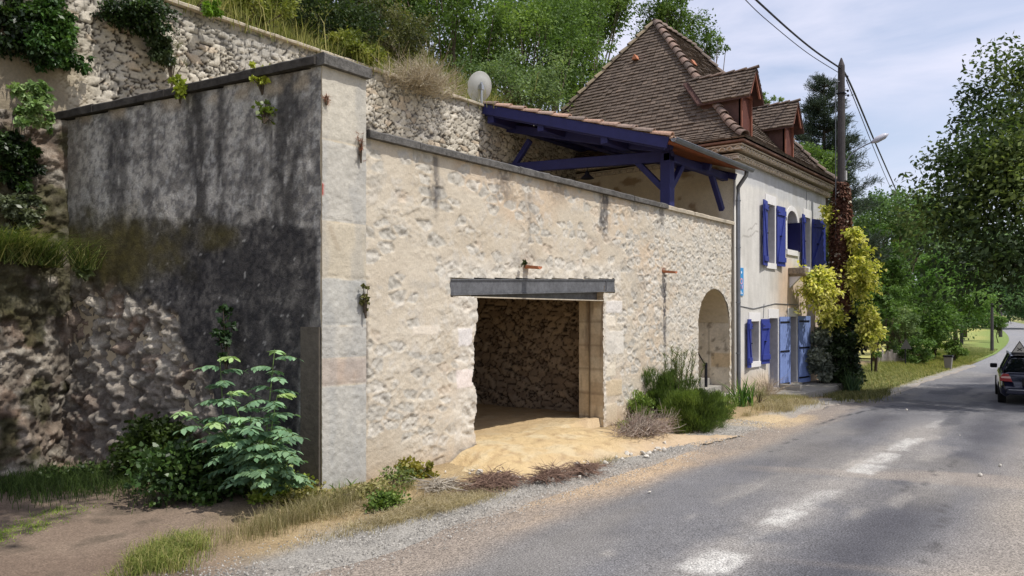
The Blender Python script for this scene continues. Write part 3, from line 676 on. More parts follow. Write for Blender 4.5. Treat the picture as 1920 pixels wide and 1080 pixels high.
st = mixc(st, mixc(lin((50, 46, 30)), lin((78, 78, 44)), fbm(U * 12, Z * 12, 4, 4)), ss(.52, .62, fbm(U * 2.6, Z * 2.6, 5, 50) + .26 * ss(2.0, 2.9, Z) - .2 * ss(3.6, 4.2, Z)) * .75)
tag(sheet('rock_face', np.stack([-.90 - U * .985, 4.50 - .62 * ss(0, 1.1, U) - .06 * U + bk_ * .62 * ss(0, .9, U) - H * ss(-.1, .5, U), Z], -1), st, M['dark_wall'], flip=True), kind='structure')
# low plinth strip down the corner edge of the side wall
mb = MB(); V = [side(-.01, -.02, -.1), side(.27, -.02, -.1), side(.27, .035, -.1), side(-.01, .035, -.1)]; V += [(p[0], p[1], 2.05) for p in V]
mb.add(V, [(0, 1, 2, 3), (7, 6, 5, 4), (0, 4, 5, 1), (1, 5, 6, 2), (2, 6, 7, 3), (3, 7, 4, 0)]); mb.build('corner_strip', mat('brown grey render', c8(92, 86, 78), .95, [(12, .25, 4)], [(30, .004, 3)]), TB)
# copings
def slabrow(name, p0, p1, depth, h, ln, m, over, nrm, parent=TB, seed=1, jit=.008):
    rnd = random.Random(seed); p0 = Vector(p0); p1 = Vector(p1); D = (p1 - p0); Ltot = D.length; D.normalize(); nv = Vector(nrm); s = 0; mb = MB()
    while s < Ltot - .05:
        l_ = min(ln * rnd.uniform(.75, 1.25), Ltot - s)
        if Ltot - s - l_ < .25: l_ = Ltot - s
        a = p0 + D * (s + .004); b = p0 + D * (s + l_ - .004); o = over + rnd.uniform(-jit, jit); hh = h + rnd.uniform(-jit, jit) * .8; nseg = max(2, int(l_ / .12)); V = []; F = []
        for k in range(nseg + 1):
            c = a.lerp(b, k / nseg); w = rnd.uniform(-.006, .006); w2 = rnd.uniform(-.005, .005)
            V += [c + nv * (o + w), c + nv * (o + w + .004) + Vector((0, 0, hh - .02 + w2)), c + nv * (o - .02 + w) + Vector((0, 0, hh + w2)), c - nv * depth + Vector((0, 0, hh)), c - nv * depth]
        for k in range(nseg):
            for q in range(5): F.append((k * 5 + q, k * 5 + (q + 1) % 5, (k + 1) * 5 + (q + 1) % 5, (k + 1) * 5 + q))
        F.append((4, 3, 2, 1, 0)); F.append(tuple(nseg * 5 + q for q in range(5))); mb.add(V, F); s += l_
    o = mb.build(name, m, parent); return o
slabrow('coping', (.72, 0, TOP - .01), (9.2, 0, TOP - .01), .45, .105, 1.05, 'coping', .09, (0, -1, 0), seed=3)
slabrow('coping', (9.2, 0, TOP - .01), (12.95, 0, TOP - .01), .45, .09, 1.6, 'coping_pale', .07, (0, -1, 0), seed=4)
slabrow('coping', (-.04, -.07, 5.22), (.72, -.07, 5.22), .5, .14, .9, 'coping', .05, (0, -1, 0), seed=5)
a_ = side(.03, 0, 5.235); b_ = side(4.86, 0, 5.06)
slabrow('coping', a_, b_, .55, .115, 1.2, 'coping_black', .07, (NX, NY, 0), seed=6)
MB().box((-.02, -.115, 5.225), (.3, .3, 5.36)).build('coping_corner', 'coping_black', TB, bevel=.01)

# ------------------------------------------------------------------ rubble retaining wall behind the terrace
RW = thing('retaining_wall', 'pale rubble stone retaining wall above and behind the terrace', 'wall', (0, 4.8, 4.1))
def paint(U, Z, H, c):
    g = ss(-.85, -1.15, U + .3 * (fbm(U * 3, Z * 3, 3, 2) - .5))
    c = mixc(c, mixc(lin((66, 63, 58)), lin((112, 107, 98)), fbm(U * 3, Z * 3, 5, 5)), g * .97); H = H * (1 - .85 * g)
    top = ss(.55, .1, 7.38 - Z + .3 * (fbm(U * 2, Z * 2, 3, 6) - .5)); c = mixc(c, lin((150, 150, 148)), top * .45)
    c = mixc(c, lin((142, 142, 142)), ss(.5, .7, fbm(U * .9, Z * .9, 4, 9)) * .3)
    sm = ss(-.2, -.9, U + .2 * Z - 1 + .4 * (fbm(U * 2, Z * 2, 3, 12) - .5)) * ss(6.6, 6.0, Z); c = mixc(c, lin((170, 156, 130)), sm * .6); H = H * (1 - .6 * sm)
    return H, c
rubble_panel('stonework', RW, -7.5, 12.95, 3.4, 7.38, .026, lambda U, Z, H: np.stack([U, 4.72 - H, Z], -1), sw=.23, sh=.115, seed=31, paint=paint, amp=.038, cols=((178, 171, 156), (206, 199, 184), (156, 151, 140)), gap=(60, 53, 45))
MB().box((-7.5, 4.82, 3.0), (12.95, 5.15, 7.36)).build('wall_core', 'core', RW)
slabrow('coping', (-7.5, 4.7, 7.36), (8.72, 4.7, 7.36), .5, .06, .9, 'coping_pale', .07, (0, -1, 0), parent=RW, seed=9)

# sand floor and heap spilling from the garage
X, Y = np.meshgrid(np.arange(1.3, 8.2, .05), np.arange(-2.6, 4.5, .05))
hs = .10 + .09 * ss(1.6, -.3, Y) * ss(-1.7, -.1, Y) + .02
bd = np.minimum.reduce([ss(-2.05, -1.2, Y + .12 * (X - 4.5)), ss(1.6, 2.9, X + .25 * np.maximum(-Y, 0) * 0), 1 - ss(5.4, 7.3, X + .9 * np.minimum(Y, 0) * -1 * .0 + .45 * (Y + 1)) * (Y < .1)])
bd = np.where(Y > .05, np.where((X > 1.6) & (X < 7.65), 1, 0), bd)
bd = np.where((Y > -.02) & (Y < .6) & ((X < 2.86) | (X > 6.72)), 0, bd)
bd = np.where((Y <= -.02) & (X < 2.7) , bd * ss(2.0, 2.6, X + .4 * (Y < -.5)), bd)
hgt = hs * bd + .03 * (fbm(X * 3, Y * 3, 4, 3) - .5) + .045 * (fbm(X * 8, Y * 6, 4, 5) - .5) + .02 * (fbm(X * 3 + Y * 9, Y * 2, 3, 6) - .5) - .03 * (1 - bd)
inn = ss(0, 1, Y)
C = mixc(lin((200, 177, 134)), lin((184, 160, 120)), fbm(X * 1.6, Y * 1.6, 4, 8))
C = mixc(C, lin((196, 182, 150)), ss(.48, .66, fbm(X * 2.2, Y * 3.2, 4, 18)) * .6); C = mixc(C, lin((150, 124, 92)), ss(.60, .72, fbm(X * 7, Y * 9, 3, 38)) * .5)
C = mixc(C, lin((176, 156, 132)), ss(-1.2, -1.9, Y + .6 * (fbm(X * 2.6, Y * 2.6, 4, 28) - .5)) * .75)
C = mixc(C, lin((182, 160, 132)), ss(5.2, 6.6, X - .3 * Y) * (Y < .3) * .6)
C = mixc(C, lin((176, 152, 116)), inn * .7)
k_ = (bd > .02); km = k_[:-1, :-1] & k_[1:, 1:] & k_[1:, :-1] & k_[:-1, 1:]
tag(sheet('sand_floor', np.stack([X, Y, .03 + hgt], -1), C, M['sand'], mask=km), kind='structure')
# concrete apron in front of the house doors
mb = MB(); mb.prism([(14.9, -1.0), (17.2, -1.15), (20.2, -1.0), (20.3, -.01), (14.9, -.01)], 2, -.4, .06)
tag(mb.build('pavement', 'concrete', bevel=.01), kind='structure')

# ------------------------------------------------------------------ the house
HX0, HX1, HY1 = 13.14, 21.12, 7.4
EX0, EX1, EY0, EY1 = 12.72, 21.45, -.42, 7.62
RX0, RX1, RY, RZ, EZ = 15.73, 18.45, 3.6, 11.31, 6.64
HS = thing('house', 'cream plastered house with steep brown tiled hip roof and blue shutters', 'house', (HX0, 0, 0))
WH = dict(w1=(15.42, 16.08, 3.66, 5.32), wa=(17.15, 18.12, 4.15, 5.0), w3=(18.78, 19.42, 3.72, 5.28), lw=(14.18, 14.82, .93, 2.02), d1=(15.62, 16.34, .1, 2.10), d2=(17.28, 18.05, .14, 2.14))
def snapped(a, vals):
    a = a.copy()
    for v in vals: a[np.argmin(np.abs(a - v))] = v
    return a
xs = snapped(np.append(np.arange(HX0, HX1 - .02, .04), HX1), [v for q in WH.values() for v in q[:2]])
zs = snapped(np.arange(-.45, 6.3, .04), [v for q in WH.values() for v in q[2:]])
X, Z = np.meshgrid(xs, zs)
n1_ = fbm(X * 1.3, Z * 1.3, 4, 3)
C = mixc(lin((200, 197, 190)), lin((218, 215, 208)), n1_)
C = mixc(C, lin((214, 178, 140)), ss(3.6, 2.9, Z + .9 * (n1_ - .5) - .5 * ss(15.5, 17, X)) * ss(15.2, 17.4, X) * .5)
C = mixc(C, lin((206, 168, 128)), ss(.6, .3, np.abs(X - 17.0) / 1.3) * ss(4.2, 3.2, Z) * ss(1.8, 2.6, Z) * .35)
C = mixc(C, lin((212, 186, 150)), ss(.9, .3, Z) * .7)
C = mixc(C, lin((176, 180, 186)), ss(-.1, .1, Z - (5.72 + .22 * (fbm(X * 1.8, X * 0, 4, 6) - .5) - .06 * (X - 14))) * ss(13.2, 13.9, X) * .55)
C = mixc(C, lin((226, 226, 228)), .0 * ss(.08, .02, np.abs(Z - (5.80 - .05 * (X - 14) + .2 * (fbm(X * 1.4, X * 0, 3, 7) - .5)))) * .6)
C = mixc(C, lin((196, 192, 180)), ss(.03, .01, np.abs(X - 20.7)) * .5 + ss(20.72, 20.78, X) * .35)
for (p, q, z0, s) in ((13.6, 14.8, 4.2, 3), (14.0, 14.7, 4.45, 5)):
    d = np.abs(Z - (z0 + .22 * (X - p) + .28 * (fbm(X * 2.2, X * 0, 3, s) - .5))); C = mixc(C, lin((130, 124, 116)), ss(.025, .008, d) * (X > p) * (X < q) * .6)
C = C * (.90 + .2 * fbm(X * 9, Z * 2.2, 4, 9))[..., None]; C = mixc(C, lin((168, 164, 154)), ss(.56, .72, fbm(X * 1.2, Z * .5, 4, 99)) * .35)
xc = (X[:-1, :-1] + X[1:, 1:]) / 2; zc = (Z[:-1, :-1] + Z[1:, 1:]) / 2; km = np.ones(xc.shape, bool)
for (a, b, c, d) in WH.values(): km &= ~((xc > a) & (xc < b) & (zc > c) & (zc < d))
aw = (17.15 + 18.12) / 2
km &= ~(((xc - aw) / .485) ** 2 + ((zc - 5.0) / .34) ** 2 < 1) | (zc < 5.0) & km
km &= ~((((xc - aw) / .485) ** 2 + ((zc - 5.0) / .34) ** 2 < 1) & (zc >= 5.0))
sheet('wall', np.stack([X, -.004 - .004 * fbm(X * 3, Z * 3, 3, 2), Z], -1), C, M['house_wall'], HS, km)
# left hand wall (the terrace ends against it)
Y, Z = np.meshgrid(np.arange(0, HY1, .05), np.arange(-.1, 6.3, .05))
C = mixc(lin((198, 184, 158)), lin((216, 204, 180)), fbm(Y * 1.2, Z * 1.2, 4, 3)); C = mixc(C, lin((140, 112, 80)), ss(.58, .72, fbm(Y * 2.6, Z * 3.2, 4, 8)) * .75)
C = mixc(C, lin((226, 222, 212)), ss(.5, .38, Y) * .6)
sheet('wall', np.stack([HX0 - .02 * fbm(Y * 3, Z * 3, 4, 4), Y, Z], -1), C, M['plaster'], HS, flip=True)
mb = MB(); mb.box((HX1 - .3, .41, -.45), (HX1, HY1, 6.2)); mb.box((HX0 + .02, HY1 - .3, -.45), (HX1 - .3, HY1, 6.2)); mb.box((HX0 + .02, .42, 6.15), (HX1 - .3, HY1 - .3, 6.3))
mb.box((HX0 + .3, 4, .0), (HX1 - .4, 4.1, 6.1))
mb.build('wall_core', 'core', HS)

def surround(name, a, b, c, d, w, lint, sill, arched=False):
    mb = MB(); y0, y1 = -.022, .02
    if sill: mb.box((a - .06, -.05, c - sill), (b + .06, y1, c - .001))
    if arched:
        n = 20; cx = (a + b) / 2; rx = (b - a) / 2
        for k in range(n):
            t0, t1 = math.pi * k / n, math.pi * (k + 1) / n
            i0 = (cx + rx * math.cos(t0), d + .34 * math.sin(t0)); i1 = (cx + rx * math.cos(t1), d + .34 * math.sin(t1))
            o0 = (cx + (rx + w) * math.cos(t0), d + (.34 + w * 1.3) * math.sin(t0)); o1 = (cx + (rx + w) * math.cos(t1), d + (.34 + w * 1.3) * math.sin(t1))
            mb.prism([i0, i1, o1, o0], 1, y0, y1)
        mb.box((a - w, y0, c), (a - .001, y1, d)); mb.box((b + .001, y0, c), (b + w, y1, d))
    else:
        mb.box((a - w, y0, d + .001), (b + w, y1, d + lint)); mb.box((b + .001, y0, c), (b + w * .8, y1, d)); mb.box((a - w * .8, y0, c), (a - .001, y1, d))
    return mb
REV = mat('grey limewashed reveal', c8(176, 174, 178), .9, [(7, .14, 4)], [(20, .003, 3)])
def opening(kind, key, w=.1, lint=.26, sill=.16, arched=False, depth=.38, fill='glass'):
    a, b, c, d = WH[key]
    mb = MB(); T_ = .34 if arched else 0
    mb.box((a - .02, .0, c), (a, depth, d + T_)); mb.box((b, .0, c), (b + .02, depth, d + T_)); mb.box((a - .02, .0, c - .02), (b + .02, depth, c))
    if arched:
        n = 12; cx = (a + b) / 2; rx = (b - a) / 2
        for k in range(n):
            t0, t1 = math.pi * k / n, math.pi * (k + 1) / n
            P0 = (cx + rx * math.cos(t0), d + .34 * math.sin(t0)); P1 = (cx + rx * math.cos(t1), d + .34 * math.sin(t1))
            mb.prism([P0, P1, (P1[0], P1[1] + .1), (P0[0], P0[1] + .1)], 1, .004, depth)
    else: mb.box((a - .02, .0, d), (b + .02, depth, d + .02))
    fr = mb.build(kind, REV, HS)
    surround('surround', a, b, c, d, w, lint, sill, arched).build('surround', 'white', fr)
    if fill == 'glass':
        MB().box((a, depth, c), (b, depth + .02, d + T_)).build('pane', 'glass', fr)
        m2 = MB(); t = .045; m2.box((a, depth - .03, c), (a + t, depth - .001, d + T_)); m2.box((b - t, depth - .03, c), (b, depth - .001, d + T_)); m2.box(((a + b) / 2 - t / 2, depth - .03, c), ((a + b) / 2 + t / 2, depth - .001, d + T_))
        m2.box((a + t, depth - .028, c), (b - t, depth - .002, c + t)); m2.box((a + t, depth - .028, (c + d) / 2), (b - t, depth - .002, (c + d) / 2 + t)); m2.build('frame', 'white', fr)
    else:
        MB().box((a, depth, c), (b, depth + .04, d)).build('door_leaf', 'blue_d', fr)
    return fr
opening('window', 'w1'); fa = opening('window', 'wa', w=.11, arched=True); opening('window', 'w3'); opening('window', 'lw', sill=.14, lint=.24)
opening('doorway', 'd1', sill=0, fill='door', w=.07); opening('doorway', 'd2', sill=0, fill='door', w=.07)
def leaf_board(name, label, x, z0, z1, w, side_, ang, m='blue', style='z'):
    """shutter or door leaf hinged at x on the face, opened flat against the wall (ang degrees off it); side_ -1 goes left"""
    A = R(ang); dx = side_ * math.cos(A); dy = -math.sin(A)
    def P(u, v, z): return (x + dx * u + nx * v, -.03 + dy * u + ny * v, z)
    nx, ny = -math.sin(A) * side_, -math.cos(A)
    mb = MB()
    def bx(u0, u1, v0, v1, a, b, skew=0):
        V = [P(u0, v0, a), P(u1, v0, a + skew), P(u1, v1, a + skew), P(u0, v1, a), P(u0, v0, b), P(u1, v0, b + skew), P(u1, v1, b + skew), P(u0, v1, b)]
        mb.add(V, [(0, 3, 2, 1), (4, 5, 6, 7), (0, 1, 5, 4), (1, 2, 6, 5), (2, 3, 7, 6), (3, 0, 4, 7)])
    nb = max(3, int(round(w / .13)))
    for k in range(nb): bx(w * k / nb + .002, w * (k + 1) / nb - .002, .0, .032, z0, z1)
    lf = mb.build(name, m, HS)
    if label: lf['label'] = label
    mb = MB()
    if style == 'z':
        bx(.01, w - .01, .033, .066, z1 - .26, z1 - .12); mb.build('batten', m, lf); mb = MB(); bx(.01, w - .01, .033, .066, z0 + .12, z0 + .26); mb.build('batten', m, lf); mb = MB()
        zz0, zz1 = z0 + .27, z1 - .27; V = []
        for (u, z) in ((.03, zz0), (.10, zz0), (w - .03, zz1), (w - .10, zz1)):
            V.append(P(u, .034, z)); V.append(P(u, .058, z))
        mb.add(V, [(0, 2, 4, 6), (1, 7, 5, 3), (0, 1, 3, 2), (2, 3, 5, 4), (4, 5, 7, 6), (6, 7, 1, 0)]); mb.build('brace', m, lf)
        mb = MB(); bx(.0, .12, .067, .072, z1 - .20, z1 - .18); mb.build('hinge', 'iron', lf); mb = MB(); bx(.3 * w, .3 * w + .05, .034, .085, (z0 + z1) / 2 - .015, (z0 + z1) / 2 + .015); mb.build('catch', 'iron', lf)
    else:
        for zz in (z0 + .16, (z0 + z1) / 2 + .05, z1 - .16): mb = MB(); bx(.0, w * .88, .033, .045, zz - .025, zz + .025); mb.build('hinge', 'iron', lf)
    return lf
leaf_board('shutter', None, 15.38, 3.56, 5.36, .50, -1, 8); leaf_board('shutter', None, 16.17, 3.60, 5.33, .56, 1, 5)
leaf_board('shutter', None, 18.72, 3.66, 5.32, .40, -1, 8); leaf_board('shutter', 'blue shutter swung a little clear of the wall at the far corner', 19.52, 3.68, 5.28, .66, 1, 20)
leaf_board('shutter', None, 14.14, .80, 2.08, .36, -1, 8); leaf_board('shutter', None, 14.92, .84, 2.08, .48, 1, 6)
leaf_board('door_leaf', 'light blue boarded door leaf folded back', 16.42, .02, 2.14, .72, 1, 5, 'blue_l', 'd'); leaf_board('door_leaf', 'light blue boarded door leaf with dark streaks', 18.13, .10, 2.16, .82, 1, 7, 'blue_l', 'd')
# half open shutters inside the arched window
mb = MB(); mb.box((17.17, .30, 4.18), (18.10, .335, 5.0)); lf = mb.build('shutter', 'blue', HS); MB().box((17.2, .27, 4.3), (18.06, .298, 4.42)).build('batten', 'blue', lf)
mb = MB(); mb.box((18.08, -.12, 4.12), (18.115, .29, 5.02)); mb.build('shutter', 'blue_d', HS)  # same blue paint as the back leaf, its shade put into the colour
MB().tube([(16.95, -.06, 4.98), (16.95, -.06, 5.08)], .012, 6).build('hook', 'iron', HS)
mb = MB(); mb.tube([(17.27, -.05, 1.05), (17.27, -.07, 1.25)], .014, 6); mb.box((17.2, -.075, 1.14), (17.30, -.05, 1.17)); mb.box((17.24, -.06, .96), (17.29, -.04, 1.3)); mb.build('door_handle', 'iron', HS)
for (p_, q_) in (((17.25, -.16, -.3), (18.1, -.02, .13)), ((15.5, -.14, -.3), (16.4, -.02, .09)), ((16.05, -.75, -.3), (16.25, -.16, .22))): MB().box(p_, q_).build('doorstep', 'concrete', HS, bevel=.008)

# genoise cornice: two rows of tile ends in mortar
mb = MB()
def scallops(z, out, r, step, axis, a, b):
    n = int((b - a) / step); st_ = (b - a) / n
    for i in range(n):
        c = a + (i + .5) * st_; poly = []
        for k in range(9):
            t = math.pi * k / 8; poly.append((c + r * math.cos(t), z + r * .95 * math.sin(t)))
        for k in range(8, -1, -1):
            t = math.pi * k / 8; poly.append((c + (r - .022) * math.cos(t), z + (r - .022) * .95 * math.sin(t)))
        o = out + random.uniform(-.012, .012)
        for k in range(8):
            q = [poly[k], poly[k + 1], poly[16 - k], poly[17 - k]]
            mb.prism(q, 1 if axis == 'x' else 0, (-o if axis == 'x' else HX0 - o), (.0 if axis == 'x' else HX0), None)
for (z, o) in ((6.18, .15), (6.38, .29)):
    scallops(z, o, .095, .2, 'x', HX0 - o, HX1 + .1); scallops(z, o, .095, .2, 'y', -o, 6.9)
mb.build('cornice', 'genoise', HS)
mb = MB()
for (z, o) in ((6.18, .10), (6.285, .13), (6.38, .22), (6.485, .31)):
    mb.box((HX0 - o, -o, z), (HX1 + .2, .0, z + (.095 if z in (6.18, 6.38) else .03))); mb.box((HX0 - o, .001, z), (HX0 - .001, 7.4, z + (.095 if z in (6.18, 6.38) else .03)))
mb.build('cornice_mortar', mat('lime mortar', c8(196, 184, 166), .95, [(9, .2, 4)], [(30, .004, 3)]), HS)
mb = MB(); mb.box((EX0 + .03, EY0 + .03, 6.555), (EX1 - .03, EY0 + .18, 6.60)); mb.box((EX0 + .03, EY0 + .19, 6.555), (EX0 + .18, EY1 - .03, 6.60)); mb.box((EX0 + .19, EY0 + .19, 6.53), (EX1 - .03, EY1 - .03, 6.58))
mb.build('eave_board', mat('red brown eave board', c8(128, 98, 84), .85, [(8, .2, 4)], []), HS)

def prof(s):   # inset fraction and height for slant parameter s
    s = np.asarray(s, float); ins = s
    z = EZ + (RZ - EZ) * np.where(s < .14, .50 * s + 1.4 * s * s, 0) + (RZ - EZ) * np.where(s >= .14, (.07 + .02744) + (s - .14) * (1 - .09744) / .86, 0)
    return ins, z
def roofpt(face, s, t, lift=0):
    """face 0 front,1 left,2 back,3 right ; t along the eave 0..1"""
    i, z = prof(s)
    x0 = EX0 + (RX0 - EX0) * i; x1 = EX1 + (RX1 - EX1) * i; y0 = EY0 + (RY - EY0) * i; y1 = EY1 + (RY - EY1) * i
    if face == 0: return np.stack([x0 + (x1 - x0) * t, y0 + 0 * t, z + 0 * t + lift], -1)
    if face == 1: return np.stack([x0 + 0 * t, y1 + (y0 - y1) * t, z + 0 * t + lift], -1)
    if face == 2: return np.stack([x1 + (x0 - x1) * t, y1 + 0 * t, z + 0 * t + lift], -1)
    return np.stack([x1 + 0 * t, y0 + (y1 - y0) * t, z + 0 * t + lift], -1)
V = []; F = []; S_ = np.linspace(0, 1, 30)
for f in range(4):
    b = len(V)
    for s in S_: V += [roofpt(f, s, np.array(0.)), roofpt(f, s, np.array(1.))]
    F += [(b + 2 * k, b + 2 * k + 1, b + 2 * k + 3, b + 2 * k + 2) for k in range(29)]
roof = link_mesh('roof', np.array(V), F, mat('dark roof battens', c8(50, 42, 36), .9), HS)
rg = np.random.default_rng(4)
def tile_field(rows, nm, parent):
    """rows: list of (Pa, Pb, Ua, Ub, width): lower edge points and upper edge points of a course"""
    V = []; F = []; C = []
    for ri, (a, b, c, d, w) in enumerate(rows):
        a, b, c, d = map(np.array, (a, b, c, d)); L_ = np.linalg.norm(b - a); n = max(1, int(round(L_ / w)))
        if L_ < .05: continue
        nrm = np.cross(b - a, (c + d) / 2 - (a + b) / 2); nrm = nrm / max(np.linalg.norm(nrm), 1e-9); nrm = nrm if nrm[2] > 0 else -nrm
        off = .5 * (ri % 2)
        tt = (np.arange(-1, n + 1) + off) / n
        for k in range(len(tt) - 1):
            t0, t1 = max(tt[k], 0), min(tt[k + 1], 1)
            if t1 - t0 < .15 / n: continue
            e = .003 / L_; t0 += e; t1 -= e
            h = .040 + rg.normal() * .006; sl_ = rg.normal() * .004; q = rg.normal() * .006
            up = (d - b) * .0
            p0 = a + (b - a) * t0 + nrm * h; p1 = a + (b - a) * t1 + nrm * (h + sl_); u0 = c + (d - c) * t0 + nrm * .006; u1 = c + (d - c) * t1 + nrm * .006
            ex = (p0 - u0) / max(np.linalg.norm(p0 - u0), 1e-6) * (.015 + q); p0 = p0 + ex; p1 = p1 + ex
            m_ = (p0 + p1) / 2 + ex * .2 + nrm * .001
            b0 = len(V); V += [p0, p1, u1, u0, p0 - nrm * (h + .01), p1 - nrm * (h + .01)]
            F += [(b0, b0 + 1, b0 + 2, b0 + 3), (b0 + 4, b0 + 5, b0 + 1, b0)]
            g = rg.random(); cc = lin((94 + 16 * g, 83 + 14 * g, 74 + 12 * g)) * (.86 + .22 * rg.random())
            if rg.random() < .04: cc = lin((118, 104, 92))
            C += [cc] * 6
    return link_mesh(nm, np.array(V), F, 'tile', parent, np.array(C))
NR = 44; rows = []
for f in (0, 1, 3, 2):
    for i in range(NR):
        s0, s1 = i / NR, min((i + 1.15) / NR, 1); o = .0
        rows.append((roofpt(f, s0, np.array(0.)), roofpt(f, s0, np.array(1.)), roofpt(f, s1, np.array(0.)), roofpt(f, s1, np.array(1.)), .17 if f < 2 else .34))
tile_field(rows, 'roof_tiles', roof)
def halftiles(name, pts, r, ln, parent, m='tile', cols=((128, 110, 98), (104, 94, 86)), seed=3, th=.02):
    """row of half round capping tiles along a polyline"""
    rnd = random.Random(seed); mb = MB(); pts = [Vector(p) for p in pts]; segs = [(pts[i + 1] - pts[i]).length for i in range(len(pts) - 1)]; tot = sum(segs)
    def P(s):
        for i, L_ in enumerate(segs):
            if s <= L_ or i == len(segs) - 1: return pts[i].lerp(pts[i + 1], s / L_)
            s -= L_
    n = int(tot / ln)
    for k in range(n):
        a = P(k * tot / n); b = P(min((k + 1.12) * tot / n, tot)); d = (b - a).normalized(); s_ = d.cross(Vector((0, 0, 1))).normalized(); u = s_.cross(d)
        ra, rb = r * 1.1, r * .82; V = []; lift = rnd.uniform(-.008, .008)
        for (c, rr, l_) in ((a, ra, .028), (b, rb, 0.0)):
            for dr in (0, -th):
                for q in range(9):
                    t = math.pi * q / 8; V.append(c + s_ * math.cos(t) * (rr + dr) + u * (math.sin(t) * (rr + dr) + l_ + lift))
        F = []
        for q in range(8):
            F += [(q, q + 1, 18 + q + 1, 18 + q), (9 + q + 1, 9 + q, 27 + q, 27 + q + 1), (q + 1, q, 9 + q, 9 + q + 1), (18 + q, 18 + q + 1, 27 + q + 1, 27 + q)]
        g = rnd.random(); cc = lin(cols[0]) * g + lin(cols[1]) * (1 - g)
        mb.add(V, F, tuple(cc * rnd.uniform(.8, 1.2)))
    return mb.build(name, m, parent, colored=True, smooth=False)
hip = [roofpt(0, s, np.array(0.)) for s in np.linspace(0, 1, 16)]
halftiles('hip_tiles', hip, .125, .31, roof, cols=((138, 116, 104), (106, 95, 88)))
halftiles('hip_tiles', [roofpt(1, s, np.array(0.)) for s in np.linspace(0, 1, 16)], .11, .36, roof, cols=((150, 136, 112), (116, 106, 92)), seed=5)
halftiles('hip_tiles', [roofpt(0, s, np.array(1.)) for s in np.linspace(0, 1, 16)], .12, .36, roof, seed=6)
halftiles('ridge_tiles', [(RX1 + .1, RY, RZ), (RX0 - .1, RY, RZ)], .12, .36, roof, seed=7)
for (s, t, f) in ((.72, .42, 1), (.12, .40, 1), (.66, .18, 0)):        # small triangular vent tiles
    p = Vector(roofpt(f, s, np.array(t))); mb = MB(); mb.prism([(p.y - .1, p.z), (p.y + .1, p.z + .02), (p.y, p.z + .16)], 0, p.x - .16, p.x + .05); mb.build('vent_tile', 'terracotta', roof)

def dormer(cx, lift):
    yf = -.02; hw = .38; z0, ze, za = 6.9 + lift, 7.92 + lift, 8.62 + lift
    yb = lambda z: .05 + (z - 6.9) * .83
    cheeks = []
    for sx_ in (-1, 1):
        X0, X1 = sorted((cx + sx_ * hw, cx + sx_ * (hw - .05))); mb = MB(); cheeks.append(mb)
        mb.prism([(yf, z0), (yf, ze), (yb(ze) + .3, ze), (yb(z0) + .3, z0)], 0, X0, X1)
    d = MB().prism([(cx - hw, ze), (cx + hw, ze), (cx, za - .06)], 1, yf + .01, yf + .06).build('dormer', 'redwood', HS)
    for q in cheeks: q.build('cheek', 'redwood', d)
    mb = MB(); mb.box((cx - hw, yf - .03, z0), (cx - hw + .07, yf + .05, ze)); mb.box((cx + hw - .07, yf - .03, z0), (cx + hw, yf + .05, ze)); mb.box((cx - hw, yf - .034, ze - .01), (cx + hw, yf + .03, ze + .09)); mb.prism([(cx - hw - .04, ze - .02), (cx - hw + .08, ze - .02), (cx, za - .16), (cx, za - .05)], 1, yf - .26, yf - .22); mb.prism([(cx + hw + .04, ze - .02), (cx + hw - .08, ze - .02), (cx, za - .16), (cx, za - .05)], 1, yf - .26, yf - .22)
    mb.build('frame', mat('orange brown dormer frame', c8(134, 84, 66), .8, [(8, .15, 3)], []), d)
    MB().box((cx - hw + .07, yf + .02, z0), (cx + hw - .07, yf + .04, ze)).build('boarded_hatch', mat('dark red boards', c8(92, 54, 46), .8, [(8, .15, 3)], []), d)
    rows = []; n = 8; ov = .52
    for sx_ in (-1, 1):
        for i in range(n):
            u0, u1 = i / n, min((i + 1.15) / n, 1)
            def pt(u, y): return (cx + sx_ * ov * (1 - u), y, ze - .1 + (za - ze + .1) * u)
            za0 = pt(u0, 0)[2]
            A, B = pt(u0, yf - .3), pt(u0, yb(za0) + .15); c_, d_ = pt(u1, yf - .3), pt(u1, yb(pt(u1, 0)[2]) + .15)
            rows.append((A, B, c_, d_, .16))
    V = []; F = []
    for sx_ in (-1, 1):
        b = len(V)
        for (x_, z_) in ((cx + sx_ * ov, ze - .11), (cx, za - .01)): V += [(x_, yf - .29, z_), (x_, yb(z_) + .3, z_), (x_, yf - .29, z_ - .05), (x_, yb(z_) + .3, z_ - .05)]
        F += [(b, b + 1, b + 5, b + 4), (b + 2, b + 6, b + 7, b + 3), (b, b + 4, b + 6, b + 2), (b, b + 2, b + 3, b + 1)]
    link_mesh('dormer_soffit', np.array(V), F, 'redwood', d)
    tile_field(rows, 'dormer_tiles', d)
    halftiles('dormer_ridge', [(cx, yf - .34, za), (cx, yb(za) + .1, za)], .06, .3, d, seed=int(cx * 10))
dormer(13.86, .02); dormer(17.28, -.1)

